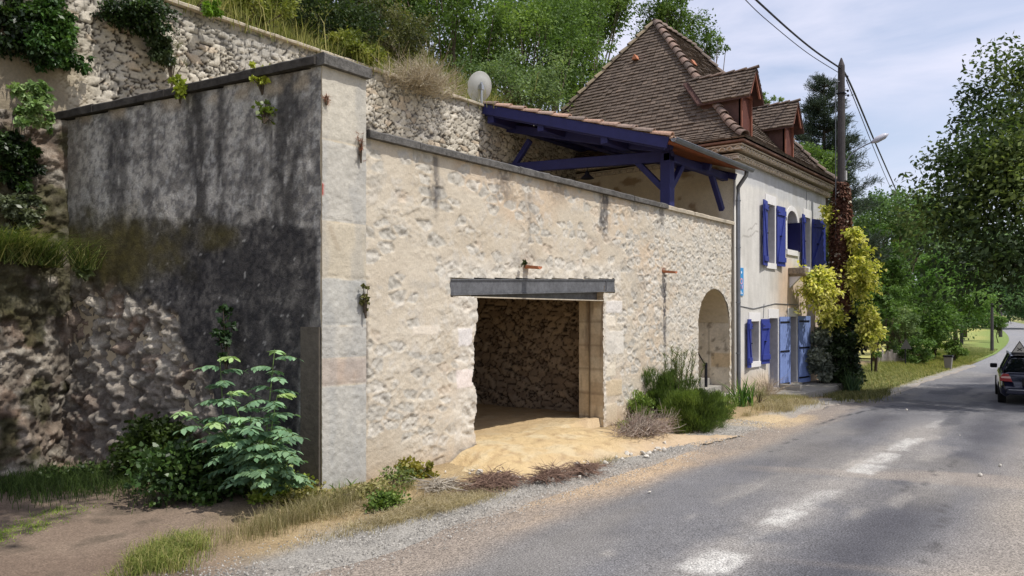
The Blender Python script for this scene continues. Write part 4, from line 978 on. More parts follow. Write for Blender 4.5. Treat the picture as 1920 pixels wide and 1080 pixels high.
# stone trough on a bracket, lantern, blue plaque, pipes, cable clips
st_ = MB(); st_.prism([(17.25, 3.6), (17.62, 3.6), (17.62, 3.42), (17.5, 3.34), (17.38, 3.34), (17.25, 3.42)], 1, -.50, -.01); tr = st_.build('stone_trough', mat('mossy stone', c8(140, 128, 112), .95, [(16, .35, 4)], [(30, .01, 4)]), HS, bevel=.015)
MB().prism([(-.34, 3.34), (-.01, 3.34), (-.01, 3.0)], 0, 17.38, 17.5).build('bracket', 'white', tr)
mb = MB(); q = (18.5, -.28, 2.62)
mb.tube([(18.5, 0, 2.74), (18.5, -.14, 2.86), (18.5, -.28, 2.80)], .014, 6); mb.lathe([(.01, .16), (.09, .10), (.085, .09), (.02, .09)], q, 10); mb.lathe([(.045, -.14), (.02, -.17), (.01, -.2)], q, 10)
for k in range(6): t = math.pi * k / 3; mb.tube([(q[0] + .075 * math.cos(t), q[1] + .075 * math.sin(t), q[2] + .09), (q[0] + .045 * math.cos(t), q[1] + .045 * math.sin(t), q[2] - .14)], .007, 4)
la = mb.build('lantern_frame', 'white'); la.name = 'wall_lantern'; tag(la, 'small white lantern on a curved bracket beside the far light blue door', 'lantern')
g_ = MB(); g_.lathe([(.068, .085), (.04, -.13)], q, 10); la2 = g_.build('glass', mat('frosted glass', c8(210, 212, 214), .3), la)
mb = MB(); mb.box((13.36, -.03, 2.70), (13.66, -.012, 3.42)); pl = mb.build('blue_plaque', mat('blue enamel', c8(20, 140, 205), .35, spec=.5)); tag(pl, 'narrow bright blue plaque on the wall beside the drainpipe', 'sign')
PK = mat('pink print', c8(226, 170, 190), .5); WP = mat('white print', c8(235, 240, 245), .5)
m2 = MB()
for (z, r) in ((3.3, .035),): m2.lathe([(.0, 0), (r, 0)], (13.51, -.033, z), 12, Matrix.Rotation(R(90), 4, 'X'))
for i in range(3): MB().box((13.40, -.0335, 2.74 + .03 * i), (13.60 - .04 * i, -.0315, 2.755 + .03 * i)).build('print', WP, pl)
m2.build('print', WP, pl)
m3 = MB(); m3.lathe([(.05, 0), (.085, 0)], (13.51, -.0335, 3.07), 16, Matrix.Rotation(R(90), 4, 'X')); m3.tube([(13.46, -.034, 2.95), (13.52, -.034, 2.86), (13.57, -.034, 2.97)], .01, 4); m3.build('emblem', PK, pl)
mb = MB(); mb.tube([(13.02, -.36, 5.86), (13.03, -.34, 5.72), (13.10, -.10, 5.45), (13.13, -.09, 5.2), (13.17, -.09, .35), (13.22, -.16, .1), (13.3, -.4, -.02)], .055, 10)
dp = mb.build('downpipe', 'zinc', HS, smooth=True); mb = MB()
for z in (5.1, 3.9, 2.5, 1.2): mb = MB(); mb.tube([(13.14, -.09, z), (13.14, -.09, z + .03)], .066, 10); mb.build('pipe_clip', 'zinc', dp)
mb = MB(); mb.tube([(12.99, -.05, 5.7), (12.99, -.05, .2), (13.0, -.2, .0)], .03, 8); mb.build('conduit', 'pvc', HS, smooth=True)
mb = MB(); mb.tube([(13.5, -.015, 2.42), (14.4, -.02, 2.36), (16.1, -.02, 2.52), (18.2, -.02, 2.5)], .009, 5); mb.tube([(15.2, -.02, 2.5), (15.15, -.02, 2.1)], .007, 5); mb.tube([(17.2, -.02, 2.55), (17.15, -.02, 2.14)], .007, 5); mb.tube([(19.0, -.02, 6.1), (19.0, -.02, 5.55)], .006, 5)
mb.build('surface_wire', 'zinc', HS)

# ------------------------------------------------------------------ open timber shelter on the terrace
PG = thing('timber_shelter', 'violet blue timber shelter with tiled lean-to roof standing on the terrace', 'shelter', (9.7, .3, 4.55))
def beams(name, L_, m='timber', parent=PG, bev=.012):
    for (p, q, w, h) in L_:
        mb = MB(); mb.beam(p, q, w, h); mb.build(name, m, parent, bevel=bev)
RZ0, RZ1 = 5.84, 7.36                                   # roof underside at y=-.3 and y=4.7
rz = lambda y: RZ0 + (RZ1 - RZ0) * (y + .3) / 5.0
beams('post', [((9.72, .2, 4.58), (9.72, .2, 5.80), .24, .24)])
beams('tie_beam', [((9.72, .08, 5.72), (9.72, 4.7, 5.98), .16, .24)])
beams('rafter', [((9.72, .1, 5.86), (9.72, 4.7, rz(4.7) - .34), .15, .2), ((8.80, -.22, rz(-.22) - .1), (8.80, 4.7, rz(4.7) - .1), .06, .2), ((11.4, -.1, rz(-.1) - .2), (11.4, 4.7, rz(4.7) - .2), .12, .16), ((12.95, -.1, rz(-.1) - .2), (12.95, 4.7, rz(4.7) - .2), .12, .16)])
beams('verge_board', [((8.70, -.32, rz(-.32) - .05), (8.70, 4.7, rz(4.7) - .05), .05, .24)])
beams('wall_plate', [((9.6, .16, 5.70), (12.9, .16, 5.70), .16, .18)])
beams('purlin', [((8.74, 1.25, rz(1.25) - .22), (13.05, 1.25, rz(1.25) - .22), .18, .2), ((8.74, 2.98, rz(2.98) - .22), (13.05, 2.98, rz(2.98) - .22), .18, .2), ((8.74, 4.5, rz(4.5) - .24), (13.05, 4.5, rz(4.5) - .24), .2, .24)])
beams('brace', [((9.72, 1.02, 5.76), (9.72, .26, 4.98), .12, .13), ((9.8, .18, 5.0), (10.45, .18, 5.66), .12, .13), ((12.05, .17, 5.66), (12.72, .17, 4.86), .12, .14), ((9.72, 4.0, 6.62), (9.72, 4.66, 5.86), .12, .13)])
mb = MB()
for i in range(16):
    y0 = -.3 + i * 5.0 / 16; y1 = y0 + 5.0 / 16 - .006
    V = [(8.72, y0, rz(y0)), (13.08, y0, rz(y0)), (13.08, y1, rz(y1)), (8.72, y1, rz(y1))]; V += [(a, b, c + .022) for (a, b, c) in V]
    mb.add(V, [(0, 3, 2, 1), (4, 5, 6, 7), (0, 1, 5, 4), (1, 2, 6, 5), (2, 3, 7, 6), (3, 0, 4, 7)])
mb.build('roof_boards', 'orangewood', PG)
mb = MB(); rnd = random.Random(5)
nx_ = 24; stp = (13.1 - 8.68) / nx_
for i in range(nx_):                                   # canal tiles: troughs and covers
    for j in range(12):
        y0 = -.42 + j * .43; y1 = y0 + .47; cx = 8.68 + (i + .5) * stp; g = rnd.random(); cc = tuple((lin((186, 150, 124)) * g + lin((122, 112, 104)) * (1 - g)))
        V = []; F = []
        for (y, r) in ((y0, .085), (y1, .075)):
            for dr in (0, -.014):
                for q in range(7):
                    t = math.pi * q / 6; V.append((cx + (r + dr) * math.cos(t), y, rz(y) + .035 + (r + dr) * math.sin(t) * .9 + (.012 if y == y0 else 0)))
        for q in range(6): F += [(q, q + 1, 15 + q, 14 + q), (8 + q, 7 + q, 21 + q, 22 + q), (q + 1, q, 7 + q, 8 + q)]
        mb.add(V, F, cc)
        if j < 1:
            V = []; F = []; c2 = cx + stp / 2
            for (y, r) in ((y0 + .02, .085), (y1, .085)):
                for dr in (0, -.014):
                    for q in range(7):
                        t = math.pi + math.pi * q / 6; V.append((c2 + (r + dr) * math.cos(t), y, rz(y) + .10 + (r + dr) * math.sin(t) * .8))
            for q in range(6): F += [(q, q + 1, 15 + q, 14 + q), (8 + q, 7 + q, 21 + q, 22 + q), (q + 1, q, 7 + q, 8 + q)]
            mb.add(V, F, cc)
mb.build('canal_tiles', 'tile', PG, colored=True)
halftiles('verge_tiles', [(8.72, y, rz(y) + .08) for y in (-.4, 1, 3, 4.7)], .085, .42, PG, cols=((196, 160, 138), (140, 126, 116)), seed=8)
pf = []; n = 9
for k in range(n): t = math.pi + math.pi * k / (n - 1); pf.append((-.47 + .07 * math.cos(t), 5.85 + .07 * math.sin(t)))
pf2 = [(-.47 + .062 * math.cos(math.pi + math.pi * k / (n - 1)), 5.85 + .062 * math.sin(math.pi + math.pi * k / (n - 1))) for k in range(n - 1, -1, -1)]
mb = MB()
for k in range(n - 1): mb.prism([pf[k], pf[k + 1], pf2[n - 2 - k], pf2[n - 1 - k]], 0, 8.66, 13.08)
mb.prism([(-.54, 5.85), (-.40, 5.85), (-.47, 5.78)], 0, 8.655, 8.66); mb.tube([(8.66, -.54, 5.853), (13.08, -.54, 5.853)], .012, 6)
mb.build('gutter', 'zinc', PG)
# bell shaped lamp hanging from the tie beam
mb = MB(); q = (9.72, 2.3, 5.50); mb.tube([(9.72, 2.3, 5.74), (9.72, 2.3, 5.64)], .012, 6); mb.lathe([(.02, .14), (.05, .12), (.06, .06), (.16, -.03), (.17, -.04), (.15, -.035), (.03, .06)], q, 18)
pe = mb.build('bell_lamp', 'iron', smooth=True); tag(pe, 'black bell shaped lamp hanging under the blue tie beam', 'lamp')
# satellite dish on the retaining wall
dl_ = Vector(at(899, 163, 19.2)); SD = thing('satellite_dish', 'grey satellite dish on a short mast above the rubble wall', 'satellite dish', (dl_.x, dl_.y, 7.42))
mm = Matrix.Rotation(R(-30), 4, 'Z') @ Matrix.Rotation(R(72), 4, 'X')
n = 28; mb = MB()
dirv = Vector((.40, .86, .3)).normalized(); mq = dirv.to_track_quat('Z', 'Y').to_matrix().to_4x4() @ Matrix.Diagonal((.95, 1.08, 1, 1))
mb.lathe([(.0, -.09), (.12, -.085), (.24, -.05), (.34, .0), (.35, .0), (.34, .012), (.22, -.03), (.0, -.07)], dl_, 28, mq); mb.build('dish', 'dish', SD, smooth=True)
bk = dl_ - dirv * .14; mb = MB(); mb.tube([(bk.x, bk.y, 7.36), (bk.x, bk.y, dl_.z + .08)], .028, 8); mb.box((bk.x - .05, bk.y - .04, dl_.z - .1), (bk.x + .05, bk.y + .09, dl_.z + .02)); mb.build('mast', mat('shiny mast', c8(170, 172, 174), .3, metal=.6), SD)
mb = MB(); e = dl_ + Vector((.34, .12, -.42)); mb.tube([dl_ + Vector((0, 0, -.33)), e], .016, 6); mb.tube([e, e + Vector((-.03, -.01, .1))], .035, 8); mb.build('feed_arm', 'white', SD)
# terracotta drain spouts
for (px_, py_, lab, moss_) in ((985, 500, 'terracotta drain spout jutting from the wall above the steel lintel', 1), (1244, 509, 'terracotta drain spout with a long black streak running down beneath it', 0)):
    p = onY(px_, py_); mb = MB(); L_ = .30
    V = []; F = []
    for (y, r) in ((.02, .075), (-L_, .06)):
        for dr in (0, -.014):
            for q in range(7): t = math.pi + math.pi * q / 6; V.append((p[0] + (r + dr) * math.cos(t), y, p[2] + .03 + (y * .12) + (r + dr) * math.sin(t) * .8))
    for q in range(6): F += [(q, 14 + q, 15 + q, q + 1), (7 + q, 8 + q, 22 + q, 21 + q), (14 + q, 21 + q, 22 + q, 15 + q)]
    F += [(0, 7, 21, 14), (6, 20, 27, 13)]
    mb.add(V, F); sp_ = mb.build('drain_spout', 'terracotta'); tag(sp_, lab, 'spout', 'terracotta spouts on the street wall')

# ------------------------------------------------------------------ telegraph pole, lamp arm, wires
pb = (19.75, -.87, -.35)
UP = thing('utility_pole', 'tall dark timber pole carrying a street lamp with ivy climbing its lower half', 'pole', pb)
mb = MB(); mb.tube([(pb[0], pb[1], -.4), (pb[0], pb[1], 10.1), (pb[0], pb[1], 10.35)], [.17, .105, .02], 12); mb.build('pole', 'wood_pole', UP, smooth=False)
mb = MB(); mb.tube([(19.75, -.99, 7.0), (19.85, -1.2, 7.35), (20.0, -1.55, 7.55), (20.05, -1.72, 7.62)], .022, 8); mb.tube([(19.75, -.97, 6.9), (19.75, -.97, 7.1)], .035, 8); mb.build('lamp_arm', 'zinc', UP)
h0 = Vector((20.03, -1.70, 7.60)); h1 = Vector((20.2, -2.15, 7.84)); mb = MB(); mb.tube([h0, h0.lerp(h1, .3), h0.lerp(h1, .75), h1], [.035, .10, .095, .02], 10); mb.build('lamp_head', mat('lamp cover', c8(190, 190, 200), .3), UP, smooth=True)
mb = MB(); mb.box((pb[0] - .05, pb[1] - .16, 6.45), (pb[0] + .05, pb[1] - .10, 6.75)); mb.build('junction_box', 'pvc', UP)
mb = MB()
for (z, y) in ((9.75, -1.03), (9.3, -1.05), (9.15, -1.06)): mb.tube([(pb[0], pb[1], z), (pb[0] + .06, y, z)], .014, 5); mb.lathe([(.0, .03), (.03, .02), (.04, -.02), (.02, -.05)], (pb[0] + .06, y, z), 8)
mb.box((pb[0] - .13, pb[1] - .13, 9.2), (pb[0] + .13, pb[1] + .13, 9.23)); mb.build('insulator', 'iron', UP)
mb = MB(); mb.tube([(pb[0] - .28, pb[1] + .1, 9.5), (pb[0] - .26, pb[1] + .1, 4.6)], .014, 5); mb.tube([(pb[0] - .28, pb[1] + .1, 9.55), (pb[0], pb[1], 9.6)], .02, 5); mb.build('riser_pipe', 'zinc', UP)
def wire(label, pts, r, name='overhead_cable'):
    P_ = [Vector(p) for p in pts]; out = []
    for i in range(len(P_) - 1):
        a = P_[max(i - 1, 0)]; b = P_[i]; c = P_[i + 1]; d = P_[min(i + 2, len(P_) - 1)]
        for k in range(6):
            t = k / 6; out.append(.5 * ((2 * b) + (c - a) * t + (2 * a - 5 * b + 4 * c - d) * t * t + (3 * b - a - 3 * c + d) * t ** 3))
    out.append(P_[-1]); mb = MB(); mb.tube(out, r, 6); return tag(mb.build(name, 'cable', smooth=True), label, 'cable', 'cables strung from the pole')
wire('thick black cable sagging from the top left of the sky down to the pole', [at(1290, -140, 14.5), at(1355, -58, 16), at(1418, 0, 18), at(1482, 58, 20.5), at(1530, 97, 22.5), at(1576, 128, 24.4)], .026)
wire('thin dark wire running just below the thick cable left of the pole', [at(1290, -120, 14.5), at(1398, 0, 18), at(1450, 48, 20), at(1515, 100, 22.5), at(1572, 136, 24.4)], .011)
wire('thick black cable dropping from the pole down towards the trees on the right', [at(1580, 130, 24.4), at(1600, 170, 28), at(1640, 265, 36), at(1675, 345, 46), at(1705, 412, 58)], .035)
wire('thin wire hanging left of the thick cable on the right of the pole', [at(1587, 150, 24.4), at(1612, 212, 29), at(1640, 282, 36), at(1668, 348, 46), at(1700, 412, 58)], .016)

# ------------------------------------------------------------------ car with a triangular board on its roof
CAR = thing('parked_car', 'dark blue estate car with silver roof rails on the right hand lane', 'car', (0, 0, 0))
PAINT = mat('dark blue car paint', c8(26, 30, 52), .25, [], [], metal=.2, spec=.6, coat=.8)
BLK = mat('black plastic', c8(22, 22, 24), .6); TYRE = mat('tyre rubber', c8(26, 26, 27), .85); SILV = mat('brushed silver', c8(190, 192, 196), .3, metal=.8)
REDL = mat('red lamp lens', c8(150, 20, 26), .15, spec=.7); PINKL = mat('clear lamp lens', c8(214, 170, 160), .15, spec=.7); CGL = mat('tinted car glass', c8(16, 20, 24), .04, spec=.9)
def loft(secs, close=True):
    V = []; F = []; n = len(secs[0])
    for s in secs: V += s
    for i in range(len(secs) - 1):
        for k in range(n - 1): F.append((i * n + k, (i + 1) * n + k, (i + 1) * n + k + 1, i * n + k + 1))
    F.append(tuple(range(n))); F.append(tuple((len(secs) - 1) * n + n - 1 - k for k in range(n)))
    return V, F
def sec(x, w, zb, zt, tuck=.0):
    h = [(w * .84, zb), (w * .97, zb + .10), (w, zb + .28), (w * .995, .60), (w * .975, zt - .10), (w * .93, zt - .02), (w * .80, zt + .01)]
    return [(x + tuck * (z - zb), y, z) for (y, z) in h] + [(x + tuck * (z - zb), -y, z) for (y, z) in reversed(h)]
V, F = loft([sec(.02, .74, .34, .90), sec(.05, .82, .30, .95), sec(.18, .868, .25, .98), sec(.6, .885, .22, .985), sec(1.6, .89, .20, .97), sec(2.9, .89, .20, .95), sec(3.5, .88, .21, .93), sec(4.1, .85, .22, .84), sec(4.45, .74, .26, .70), sec(4.58, .58, .34, .60)])
body = link_mesh('body', V, F, PAINT, CAR, smooth=True)
def gh(x0, x1, z0, z1, w0, w1, inset=0): return None
rx = [(.10, .99, .78), (.42, 1.34, .63), (.62, 1.43, .58), (1.8, 1.455, .59), (2.75, 1.40, .60), (3.55, .96, .74)]
secs = [[(x, .80 if i not in (0, 5) else w, .96 if 0 < i < 5 else z), (x, w, z), (x, w * .8, z + (.02 if 0 < i < 5 else .0)), (x, -w * .8, z + (.02 if 0 < i < 5 else .0)), (x, -w, z), (x, -(.80 if i not in (0, 5) else w), .96 if 0 < i < 5 else z)] for i, (x, z, w) in enumerate(rx)]
V, F = loft(secs); link_mesh('windows', V, F, CGL, CAR)
V = [(x, s * w * 1.02, z + .028) for (x, z, w) in ((.50, 1.40, .60), (.62, 1.43, .585), (1.8, 1.455, .595), (2.75, 1.40, .605)) for s in (-1, -.7, .7, 1)]
V = [(x, y, z + (.016 if abs(y) < .5 else 0)) for (x, y, z) in V]; F = [(i * 4 + k, (i + 1) * 4 + k, (i + 1) * 4 + k + 1, i * 4 + k + 1) for i in range(3) for k in range(3)]
link_mesh('roof', V, F, PAINT, CAR, smooth=True)
for s in (-1, 1):
    for (p, q, w) in (((.12, .80 * s, .985), (.52, .615 * s, 1.40), .10), ((1.05, .81 * s, .97), (1.0, .60 * s, 1.44), .07), ((2.2, .81 * s, .96), (2.1, .60 * s, 1.44), .07), ((3.5, .76 * s, .95), (2.76, .60 * s, 1.405), .06)):
        mb = MB(); mb.beam(p, q, w, .03, (0, s, .3)); mb.build('pillar', PAINT, CAR)
    mb = MB(); mb.tube([(.62, .60 * s, 1.46), (.7, .60 * s, 1.51), (2.5, .61 * s, 1.50), (2.6, .61 * s, 1.44)], .02, 6); mb.build('roof_rail', SILV, CAR)
    mb = MB(); mb.prism([(.56 * s, .70), (.86 * s, .72), (.885 * s, .80), (.80 * s, .93), (.66 * s, .93)], 0, -.005, .16); tl = mb.build('tail_light', REDL, CAR, bevel=.01)
    mb = MB(); mb.prism([(.60 * s, .80), (.84 * s, .81), (.84 * s, .85), (.62 * s, .86)], 0, -.009, .0); mb.build('lens', PINKL, tl)
    mb = MB(); mb.box((3.0, min(.86 * s, 1.06 * s), .93), (3.12, max(.86 * s, 1.06 * s), 1.07)); mb.build('mirror', BLK, CAR, bevel=.03)
    for x in (.82, 3.72):
        wh = MB(); mr = Matrix.Rotation(R(90), 4, 'X'); wh.lathe([(.20, -.10), (.31, -.10), (.325, -.07), (.325, .07), (.31, .10), (.20, .10)], (x, .80 * s, .325), 24, mr); w_ = wh.build('wheel', TYRE, CAR)
        m2 = MB(); m2.lathe([(0, .085), (.06, .09), (.20, .075), (.21, .09), (.21, -.09), (.20, -.075), (.06, -.09), (0, -.085)], (x, .80 * s, .325), 20, mr); m2.build('rim', SILV, w_)
mb = MB(); mb.box((-.03, -.72, .34), (.10, .72, .52)); bp = mb.build('bumper', PAINT, CAR, bevel=.03); MB().box((-.038, -.66, .47), (-.029, .66, .485)).build('trim', SILV, bp)
MB().box((-.005, -.33, .60), (.05, .33, .80)).build('plate_recess', BLK, CAR)
pt = MB(); pt.box((-.02, -.26, .645), (-.006, .26, .755)); plt = pt.build('number_plate', mat('plate white', c8(196, 200, 204), .5), CAR)
MB().box((-.023, .215, .65), (-.0205, .258, .75)).build('plate_band', mat('plate blue', c8(50, 90, 170), .5), plt)
mb = MB(); mb.box((-.023, .16, .665), (-.0205, .175, .735)); mb.box((-.023, .115, .665), (-.0205, .16, .678)); mb.box((-.023, .115, .722), (-.0205, .16, .735)); mb.box((-.023, .105, .678), (-.0205, .118, .722)); mb.build('plate_letter', BLK, plt)
CAR.scale = (.95, .95, .95); yaw = R(7.0); CAR.rotation_euler = (0, 0, yaw)
rc = Vector(onZ(1877, 760, -.30)); cc_ = Vector((math.cos(yaw), math.sin(yaw), 0)); cn = Vector((-math.sin(yaw), math.cos(yaw), 0))
CAR.location = rc - cn * .80 + Vector((0, 0, 0)); CAR.location.z = -.31
SG = thing('roof_board', 'white warning triangle with black cross standing on the estate car roof', 'sign', (0, 0, 0))
def tri(r, z): return [(r * math.cos(R(90 + 120 * k)), z + r * math.sin(R(90 + 120 * k))) for k in range(3)]
mb = MB(); mb.prism(tri(.235, .14), 0, 0, .012); mb.build('board', mat('grey sign rim', c8(90, 88, 84), .6), SG); MB().prism(tri(.185, .14), 0, -.004, -.001).build('face', mat('sign face', c8(206, 202, 190), .6), SG)
mb = MB(); mb.beam((-.006, -.055, .085), (-.006, .055, .175), .004, .022, (0, 0, 1)); mb.beam((-.0065, .055, .085), (-.0065, -.055, .175), .004, .022, (0, 0, 1)); mb.build('cross', BLK, SG)
mb = MB(); mb.box((-.02, -.2, 0), (.2, .2, .02)); mb.build('foot', BLK, SG)
SG.location = CAR.location + cc_ * .72 + cn * .34 + Vector((0, 0, 1.405)); SG.rotation_euler = (0, 0, yaw)

# ------------------------------------------------------------------ roadside things further along
def post_at(px, pyb, pyt, r, name, label, cat, k=None, m='wood_pole', group=None, arm=False):
    b = onZ(px, pyb, -.3) if k is None else at(px, pyb, k); kk = (b[0] - CAMP[0]) * FC + (b[1] - CAMP[1]) * FS; t = at(px, pyt, kk)
    mb = MB(); mb.tube([(b[0], b[1], b[2] - .4), (b[0], b[1], t[2])], [r, r * .7], 8)
    if arm: mb.box((b[0] - .7, b[1] - .05, t[2] - .35), (b[0] + .7, b[1] + .05, t[2] - .25))
    return tag(mb.build(name, m), label, cat, group), Vector((b[0], b[1], t[2]))
PGp = 'distant poles along the bend'
_, q1 = post_at(1803, 642, 604, .16, 'wooden_post', 'short dark post standing in the pale meadow before the bushes', 'pole', group=PGp)
_, q2 = post_at(1860, 656, 568, .12, 'wooden_post', 'thin leaning pole at the meadow edge nearest the road', 'pole', group=PGp)
_, q3 = post_at(1876, 630, 552, .2, 'wooden_post', 'tallest thick distant pole beside the bend of the road', 'pole', group=PGp)
_, q4 = post_at(1832, 612, 583, .2, 'wooden_post', 'faint small pole farthest off beside the pale road', 'pole', group=PGp)
for (lab, px_, py_, w_, k_, c_, ph) in (('tan triangular road sign seen from behind in the golden leaves', 1636, 645, 38, 31, (150, 140, 112), 690), ('small dark triangular road sign seen from behind beside the fence', 1699, 648, 22, 37, (66, 66, 62), 682)):
    p = Vector(at(px_, py_, k_)); s = w_ * k_ / 1443 / 1.73; t = thing('road_sign', lab, 'sign', (p.x, p.y, p.z), 'triangular signs seen from behind')
    ang = math.atan2(FS, FC); d1 = Vector((math.sin(ang), -math.cos(ang), 0)); dn = Vector((FC, FS, 0)); V = []
    for e in (0, .02):
        for kx in range(3): a = R(90 + 120 * kx); V.append(p + d1 * s * math.cos(a) + Vector((0, 0, s * math.sin(a))) + dn * e)
    link_mesh('plate', V, [(0, 1, 2), (5, 4, 3), (0, 3, 4, 1), (1, 4, 5, 2), (2, 5, 3, 0)], mat('sign back', c8(*c_), .6), t)
    g = at(px_, ph, k_); mb = MB(); mb.tube([(p.x + .04, p.y + .04, g[2] - .3), (p.x + .04, p.y + .04, p.z + s * .5)], .03, 6); mb.build('post', 'iron', t)
fb = [Vector(onZ(px_, py_, -.35)) for (px_, py_) in ((1642, 689), (1668, 687), (1697, 684))]
FN = thing('picket_fence', 'weathered pale picket fence half hidden in grass beyond the pole', 'fence', fb[0])
mb = MB(); mr_ = MB()
for i in range(30):
    t = i / 29 * 2; a = fb[int(min(t, 1.99))]; b = fb[int(min(t, 1.99)) + 1]; p = a.lerp(b, t - int(min(t, 1.99))); h = .72 + random.uniform(-.12, .12)
    mb.box((p.x - .025, p.y - .03, p.z - .2), (p.x + .025, p.y + .03, p.z + h), jit=.01)
mb.build('pickets', mat('weathered pale wood', c8(172, 164, 156), .9, [(6, .25, 3)]), FN)
for h in (.2, .55): mr_ = MB(); mr_.beam(fb[0] + Vector((0, .05, h)), fb[1] + Vector((0, .05, h)), .03, .05); mr_.beam(fb[1] + Vector((0, .05, h)), fb[2] + Vector((0, .05, h)), .03, .05); mr_.build('rail', 'wood_pole', FN)
p = Vector(onZ(1778, 694, -.4)); BN = thing('roadside_bin', 'small grey box bin standing in the verge before the meadow', 'bin', p)
s_ = .16
mb = MB(); V = [(p.x + a * s_ * w, p.y + b * s_ * w, p.z + z) for (z, w) in ((.0, .8), (.62, 1.1)) for (a, b) in ((-1, -1), (1, -1), (1, 1), (-1, 1))]
mb.add(V, [(3, 2, 1, 0), (4, 5, 6, 7), (0, 1, 5, 4), (1, 2, 6, 5), (2, 3, 7, 6), (3, 0, 4, 7)]); mb.build('box', mat('grey bin', c8(128, 124, 116), .7), BN, bevel=.02)
MB().box((p.x - .2, p.y - .2, p.z + .62), (p.x + .2, p.y + .2, p.z + .70)).build('lid', 'iron', BN)
post_at(1728, 640, 566, .06, 'pale_post', 'thin pale post showing between the green bushes', 'post', m='pvc')

# ------------------------------------------------------------------ vegetation
G1 = [(64, 86, 42), (94, 120, 58), (134, 156, 82)]          # fresh broadleaf
G2 = [(58, 80, 38), (84, 114, 54), (120, 148, 76)]
G3 = [(30, 42, 24), (46, 62, 32), (76, 92, 46)]             # deep green
G4 = [(78, 100, 62), (112, 134, 86), (146, 164, 112)]       # greyed green
GY = [(108, 128, 54), (180, 188, 88), (220, 216, 116), (236, 230, 152)]       # golden
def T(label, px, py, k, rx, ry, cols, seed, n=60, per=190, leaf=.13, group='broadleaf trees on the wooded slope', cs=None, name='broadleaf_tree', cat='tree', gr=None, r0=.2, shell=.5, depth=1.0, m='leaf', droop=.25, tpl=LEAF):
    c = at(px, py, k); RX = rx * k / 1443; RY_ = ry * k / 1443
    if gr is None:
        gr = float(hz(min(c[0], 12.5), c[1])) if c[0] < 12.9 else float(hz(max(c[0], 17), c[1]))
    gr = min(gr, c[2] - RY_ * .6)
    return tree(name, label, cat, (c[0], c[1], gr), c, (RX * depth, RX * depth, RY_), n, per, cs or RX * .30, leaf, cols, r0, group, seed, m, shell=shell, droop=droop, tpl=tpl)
# on the bank over the retaining wall
T('dark tangled bush at the top left of the bank above the rubble wall', 590, 35, 17.5, 120, 62, G3, 21, 46, 200, .085, group='bushes on the bank', name='bank_bush', cat='bush', r0=.06)
T('dull green bush at the top centre left behind the dry twigs', 735, 62, 20, 105, 62, [(58, 66, 40), (86, 92, 56), (118, 116, 76)], 22, 46, 200, .085, group='bushes on the bank', name='bank_bush', cat='bush', r0=.06)
T('low olive bush just above the wall left of the dry twigs', 655, 95, 16.2, 60, 28, [(70, 84, 34), (108, 118, 50), (150, 150, 72)], 23, 26, 160, .07, group='bushes on the bank', name='bank_bush', cat='bush', r0=.04)
T('leafy bush hanging at the very top left over the wall coping', 480, 12, 15, 70, 30, [(80, 92, 40), (120, 128, 58), (158, 156, 84)], 24, 26, 150, .07, group='bushes on the bank', name='bank_bush', cat='bush', r0=.04)
T('bright green tree at the top centre above the dry twig bush', 850, 35, 26, 120, 92, G1, 31, 70, 200, .12)
T('bright green tree filling the slope behind the satellite dish', 985, 95, 27, 125, 100, G1, 32, 80, 210, .12)
T('grey green bush low on the slope just right of the satellite dish', 965, 165, 23.5, 105, 52, G4, 33, 50, 190, .09, group='bushes on the bank', name='bank_bush', cat='bush', r0=.06)
T('tall green tree at the top of the slope left of the roof peak', 1080, 30, 33, 115, 80, G1, 34, 80, 210, .14)
T('green tree touching the left hip of the tiled roof', 1090, 128, 30, 90, 88, G1, 35, 64, 200, .12)
T('sparse tree with sky showing through above the roof peak', 1262, 42, 34, 74, 74, G1, 36, 60, 170, .12, shell=.2, depth=.9)
T('branch of small leaves reaching right above the first dormer', 1322, 88, 34, 46, 40, G1, 37, 28, 130, .11, shell=.2)
T('dark backdrop tree high on the slope behind the bright trees', 960, -40, 38, 250, 110, G2, 38, 90, 210, .19)
T('dark backdrop tree on the left of the slope above the bank', 660, -45, 27, 190, 90, G3, 39, 80, 210, .14)
T('round leafy tree standing behind the far end of the house', 1528, 322, 34, 66, 58, G1, 41, 46, 170, .12, group='trees beside the house', gr=-.3)
T('small blue green tree peeping out between the two dormers', 1447, 196, 40, 34, 26, G4, 42, 16, 120, .12, group='trees beside the house', gr=1)
# pine behind the house
pc = at(1545, 250, 38); PT = thing('pine_tree', 'tall dark pine with open layered branches behind the house', 'tree', (pc[0], pc[1], .5))
rng = np.random.default_rng(5); mb = MB(); top = at(1528, 140, 38)[2]; mb.tube([(pc[0], pc[1], 0), (pc[0], pc[1], top)], [.26, .03], 8); pos = []; fw = []
for i in range(210):
    u = rng.random() ** .8; z = top - .1 - u * (top - 4.5); ln = (.35 + 2.6 * u ** .75) * rng.uniform(.55, 1.1); a = rng.random() * 6.283
    d = np.array([math.cos(a), math.sin(a), .28 + .2 * rng.random() - .15 * u]); s = np.array([pc[0], pc[1], z]); e = s + d * ln
    mb.tube([s, s + d * ln * .5 - np.array([0, 0, .06]), e], [.035, .022, .008], 4, cap=False)
    for q in range(int(12 + 26 * ln)):
        t = .25 + .75 * rng.random(); p = s + d * ln * t + rng.normal(size=3) * np.array([.16, .16, .09]) * (.6 + ln * .25); pos.append(p); fw.append(d * .8 + rng.normal(size=3) * .5 + np.array([0, 0, .4]))
mb.build('trunk', 'bark', PT)
pos = np.repeat(np.array(pos), 7, 0); fw = np.repeat(np.array(fw), 7, 0) + rng.normal(size=(len(pos), 3)) * .5; pos = pos + rng.normal(size=pos.shape) * .05
